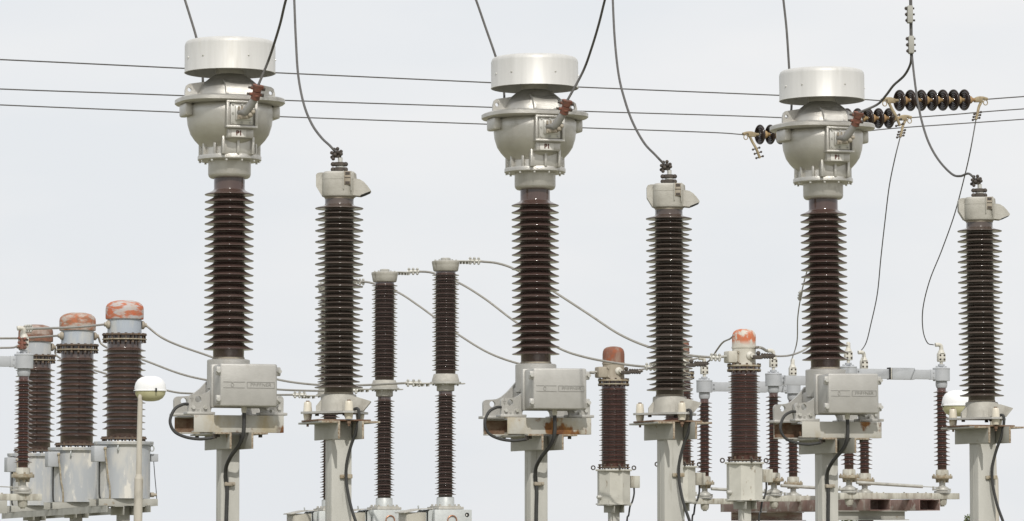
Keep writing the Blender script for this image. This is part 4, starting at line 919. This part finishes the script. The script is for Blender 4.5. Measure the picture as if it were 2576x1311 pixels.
k0 = pale([P(74, 827, 45.1), P(110, 826, 46.5), P(190, 823, 50), tl[0]], 'pale conductor from the red clamp at left to the brightest orange capped transformer', clamp=[(P(62, 827.5, 45.), P(80, 826.5, 45.1))])
k = MB(); k.tube(smooth([P(56, 872, 45), P(56, 845, 45), P(57, 833, 45), P(62, 828, 45)], 6), .026, 10); q = k.build('elbow', M['white']); q.parent = k0
k = MB(); a = P(56, 878, 44.95); b = P(56, 850, 44.95); k.rod(a, b, .034, .03, 10)
for t in (.15, .5, .9): k.ball(a.lerp(b, t) + Vector((.035, -.02, 0)), .022, 8); k.ball(a.lerp(b, t) + Vector((-.035, -.02, .01)), .02, 8)
q = k.build('red_clamp', M['redclamp']); q.parent = k0
# breaker tops to the dome transformers
e0, e1, e2 = [world(o, (-.36, -.03, 1.82)) for o in DMS]
pale([u0] + scr([(1213, 658), (1250, 662), (1290, 675), (1345, 704), (1400, 738), (1480, 790), (1560, 842), (1640, 875), (1730, 893), (1795, 899)], u0.y, e0.y) + [e0], 'highest pale conductor sagging from the right breaker pole to the white domed transformer', clamp=[(P(1178, 656, u0.y), P(1208, 657, u0.y)), (P(1785, 898, e0.y-.1), P(1813, 900, e0.y-.1))])
pale([u1] + scr([(1052, 683), (1090, 687), (1155, 712), (1220, 752), (1300, 812), (1400, 873), (1470, 898), (1560, 915), (1625, 922)], u1.y, e1.y) + [e1], 'pale conductor from the middle breaker pole, crossing in front of the rust coloured dome', clamp=[(P(1024, 683, u1.y), P(1054, 683, u1.y)), (P(1622, 922, e1.y-1.2), P(1650, 924, e1.y-1.2))])
pale([u2] + scr([(905, 709), (935, 712), (1000, 735), (1050, 767), (1090, 796), (1155, 843), (1230, 888), (1310, 916), (1400, 932), (1490, 938)], u2.y, e2.y) + [e2], 'pale conductor sagging from the hidden breaker pole to the rust coloured dome transformer', clamp=[(P(893, 709, u2.y), P(917, 709.5, u2.y))])
# dome transformers to the disconnectors
bz = [world(o, (.36, -.19, 1.838)) for o in DMS]; tz = [world(DIS[2], (-HX-.10, 0, 1.968)), world(DIS[1], (-HX-.10, 0, 1.968))]
pale([bz[2]] + scr([(1605, 931), (1625, 927), (1660, 920), (1720, 908)], bz[2].y, tz[0].y) + [tz[0]], 'short pale conductor leaving the black clamp of the rust coloured dome transformer', .0125)
pale([bz[0]] + scr([(1955, 896), (1985, 894), (2015, 884), (2040, 868), (2075, 840)], bz[0].y, 51), 'pale conductor curving from the black clamp up behind the rightmost large transformer', .0125)
pale([world(DMS[0], (-.15, -.03, 2.10))] + scr([(1836, 852), (1818, 861), (1803, 880), (1788, 903), (1772, 916)], 48.2, 50.2) + [bz[1]], 'thin pale loop from the white and orange dome down to the disconnector on its left', .0115)
pale([world(DMS[0], (.14, 0, 1.95)), world(DMS[0], (.24, 0, 1.945)), tz[1]], 'short pale tube joining the white and orange dome transformer to the elbow on its right', .019)

# ================================================================== shrubs far behind
def shrub(x, ytop, d, wd, label):
    b = P(x, 1330, d); zt = P(x, ytop, d).z; r = empty('shrub', (b.x, b.y, 0))
    k = MB()
    for i in range(9):
        a = 2*PI*i/9; R = wd*.4*random.random()
        k.tube(smooth([(0, 0, 0), (R*.3*math.cos(a), R*.3*math.sin(a), zt*.4), (R*math.cos(a), R*math.sin(a), zt*.85)], 4), .012, 5)
    k.build('stems', M['bark'], r)
    k = MB()
    for i in range(2600):
        a = random.random()*2*PI; h = random.random()**.7; R = wd*.5*math.sqrt(random.random())*(1.1-.75*h**2)
        c_ = Vector((R*math.cos(a), R*math.sin(a), zt*(.15+.87*h)*(1-.12*random.random())))
        n_ = Vector((random.uniform(-1, 1), random.uniform(-1, 1), random.uniform(-.3, 1))).normalized(); t_ = n_.orthogonal().normalized(); s_ = n_.cross(t_); l_ = random.uniform(.02, .045)
        k.add([c_ - t_*l_, c_ + s_*l_*.4, c_ + t_*l_, c_ - s_*l_*.4], [(0, 1, 2, 3)])
    k.build('foliage', M['leaf'], r); tag(r, label, 'shrub', 'shrubs just reaching into the bottom of the picture')
shrub(2132, 1299, 75, 1.1, 'green shrub just showing at the bottom edge, right of the rightmost transformer post')
shrub(2437, 1296, 75, .5, 'pale shrub tip at the bottom edge, left of the rightmost arrester post')
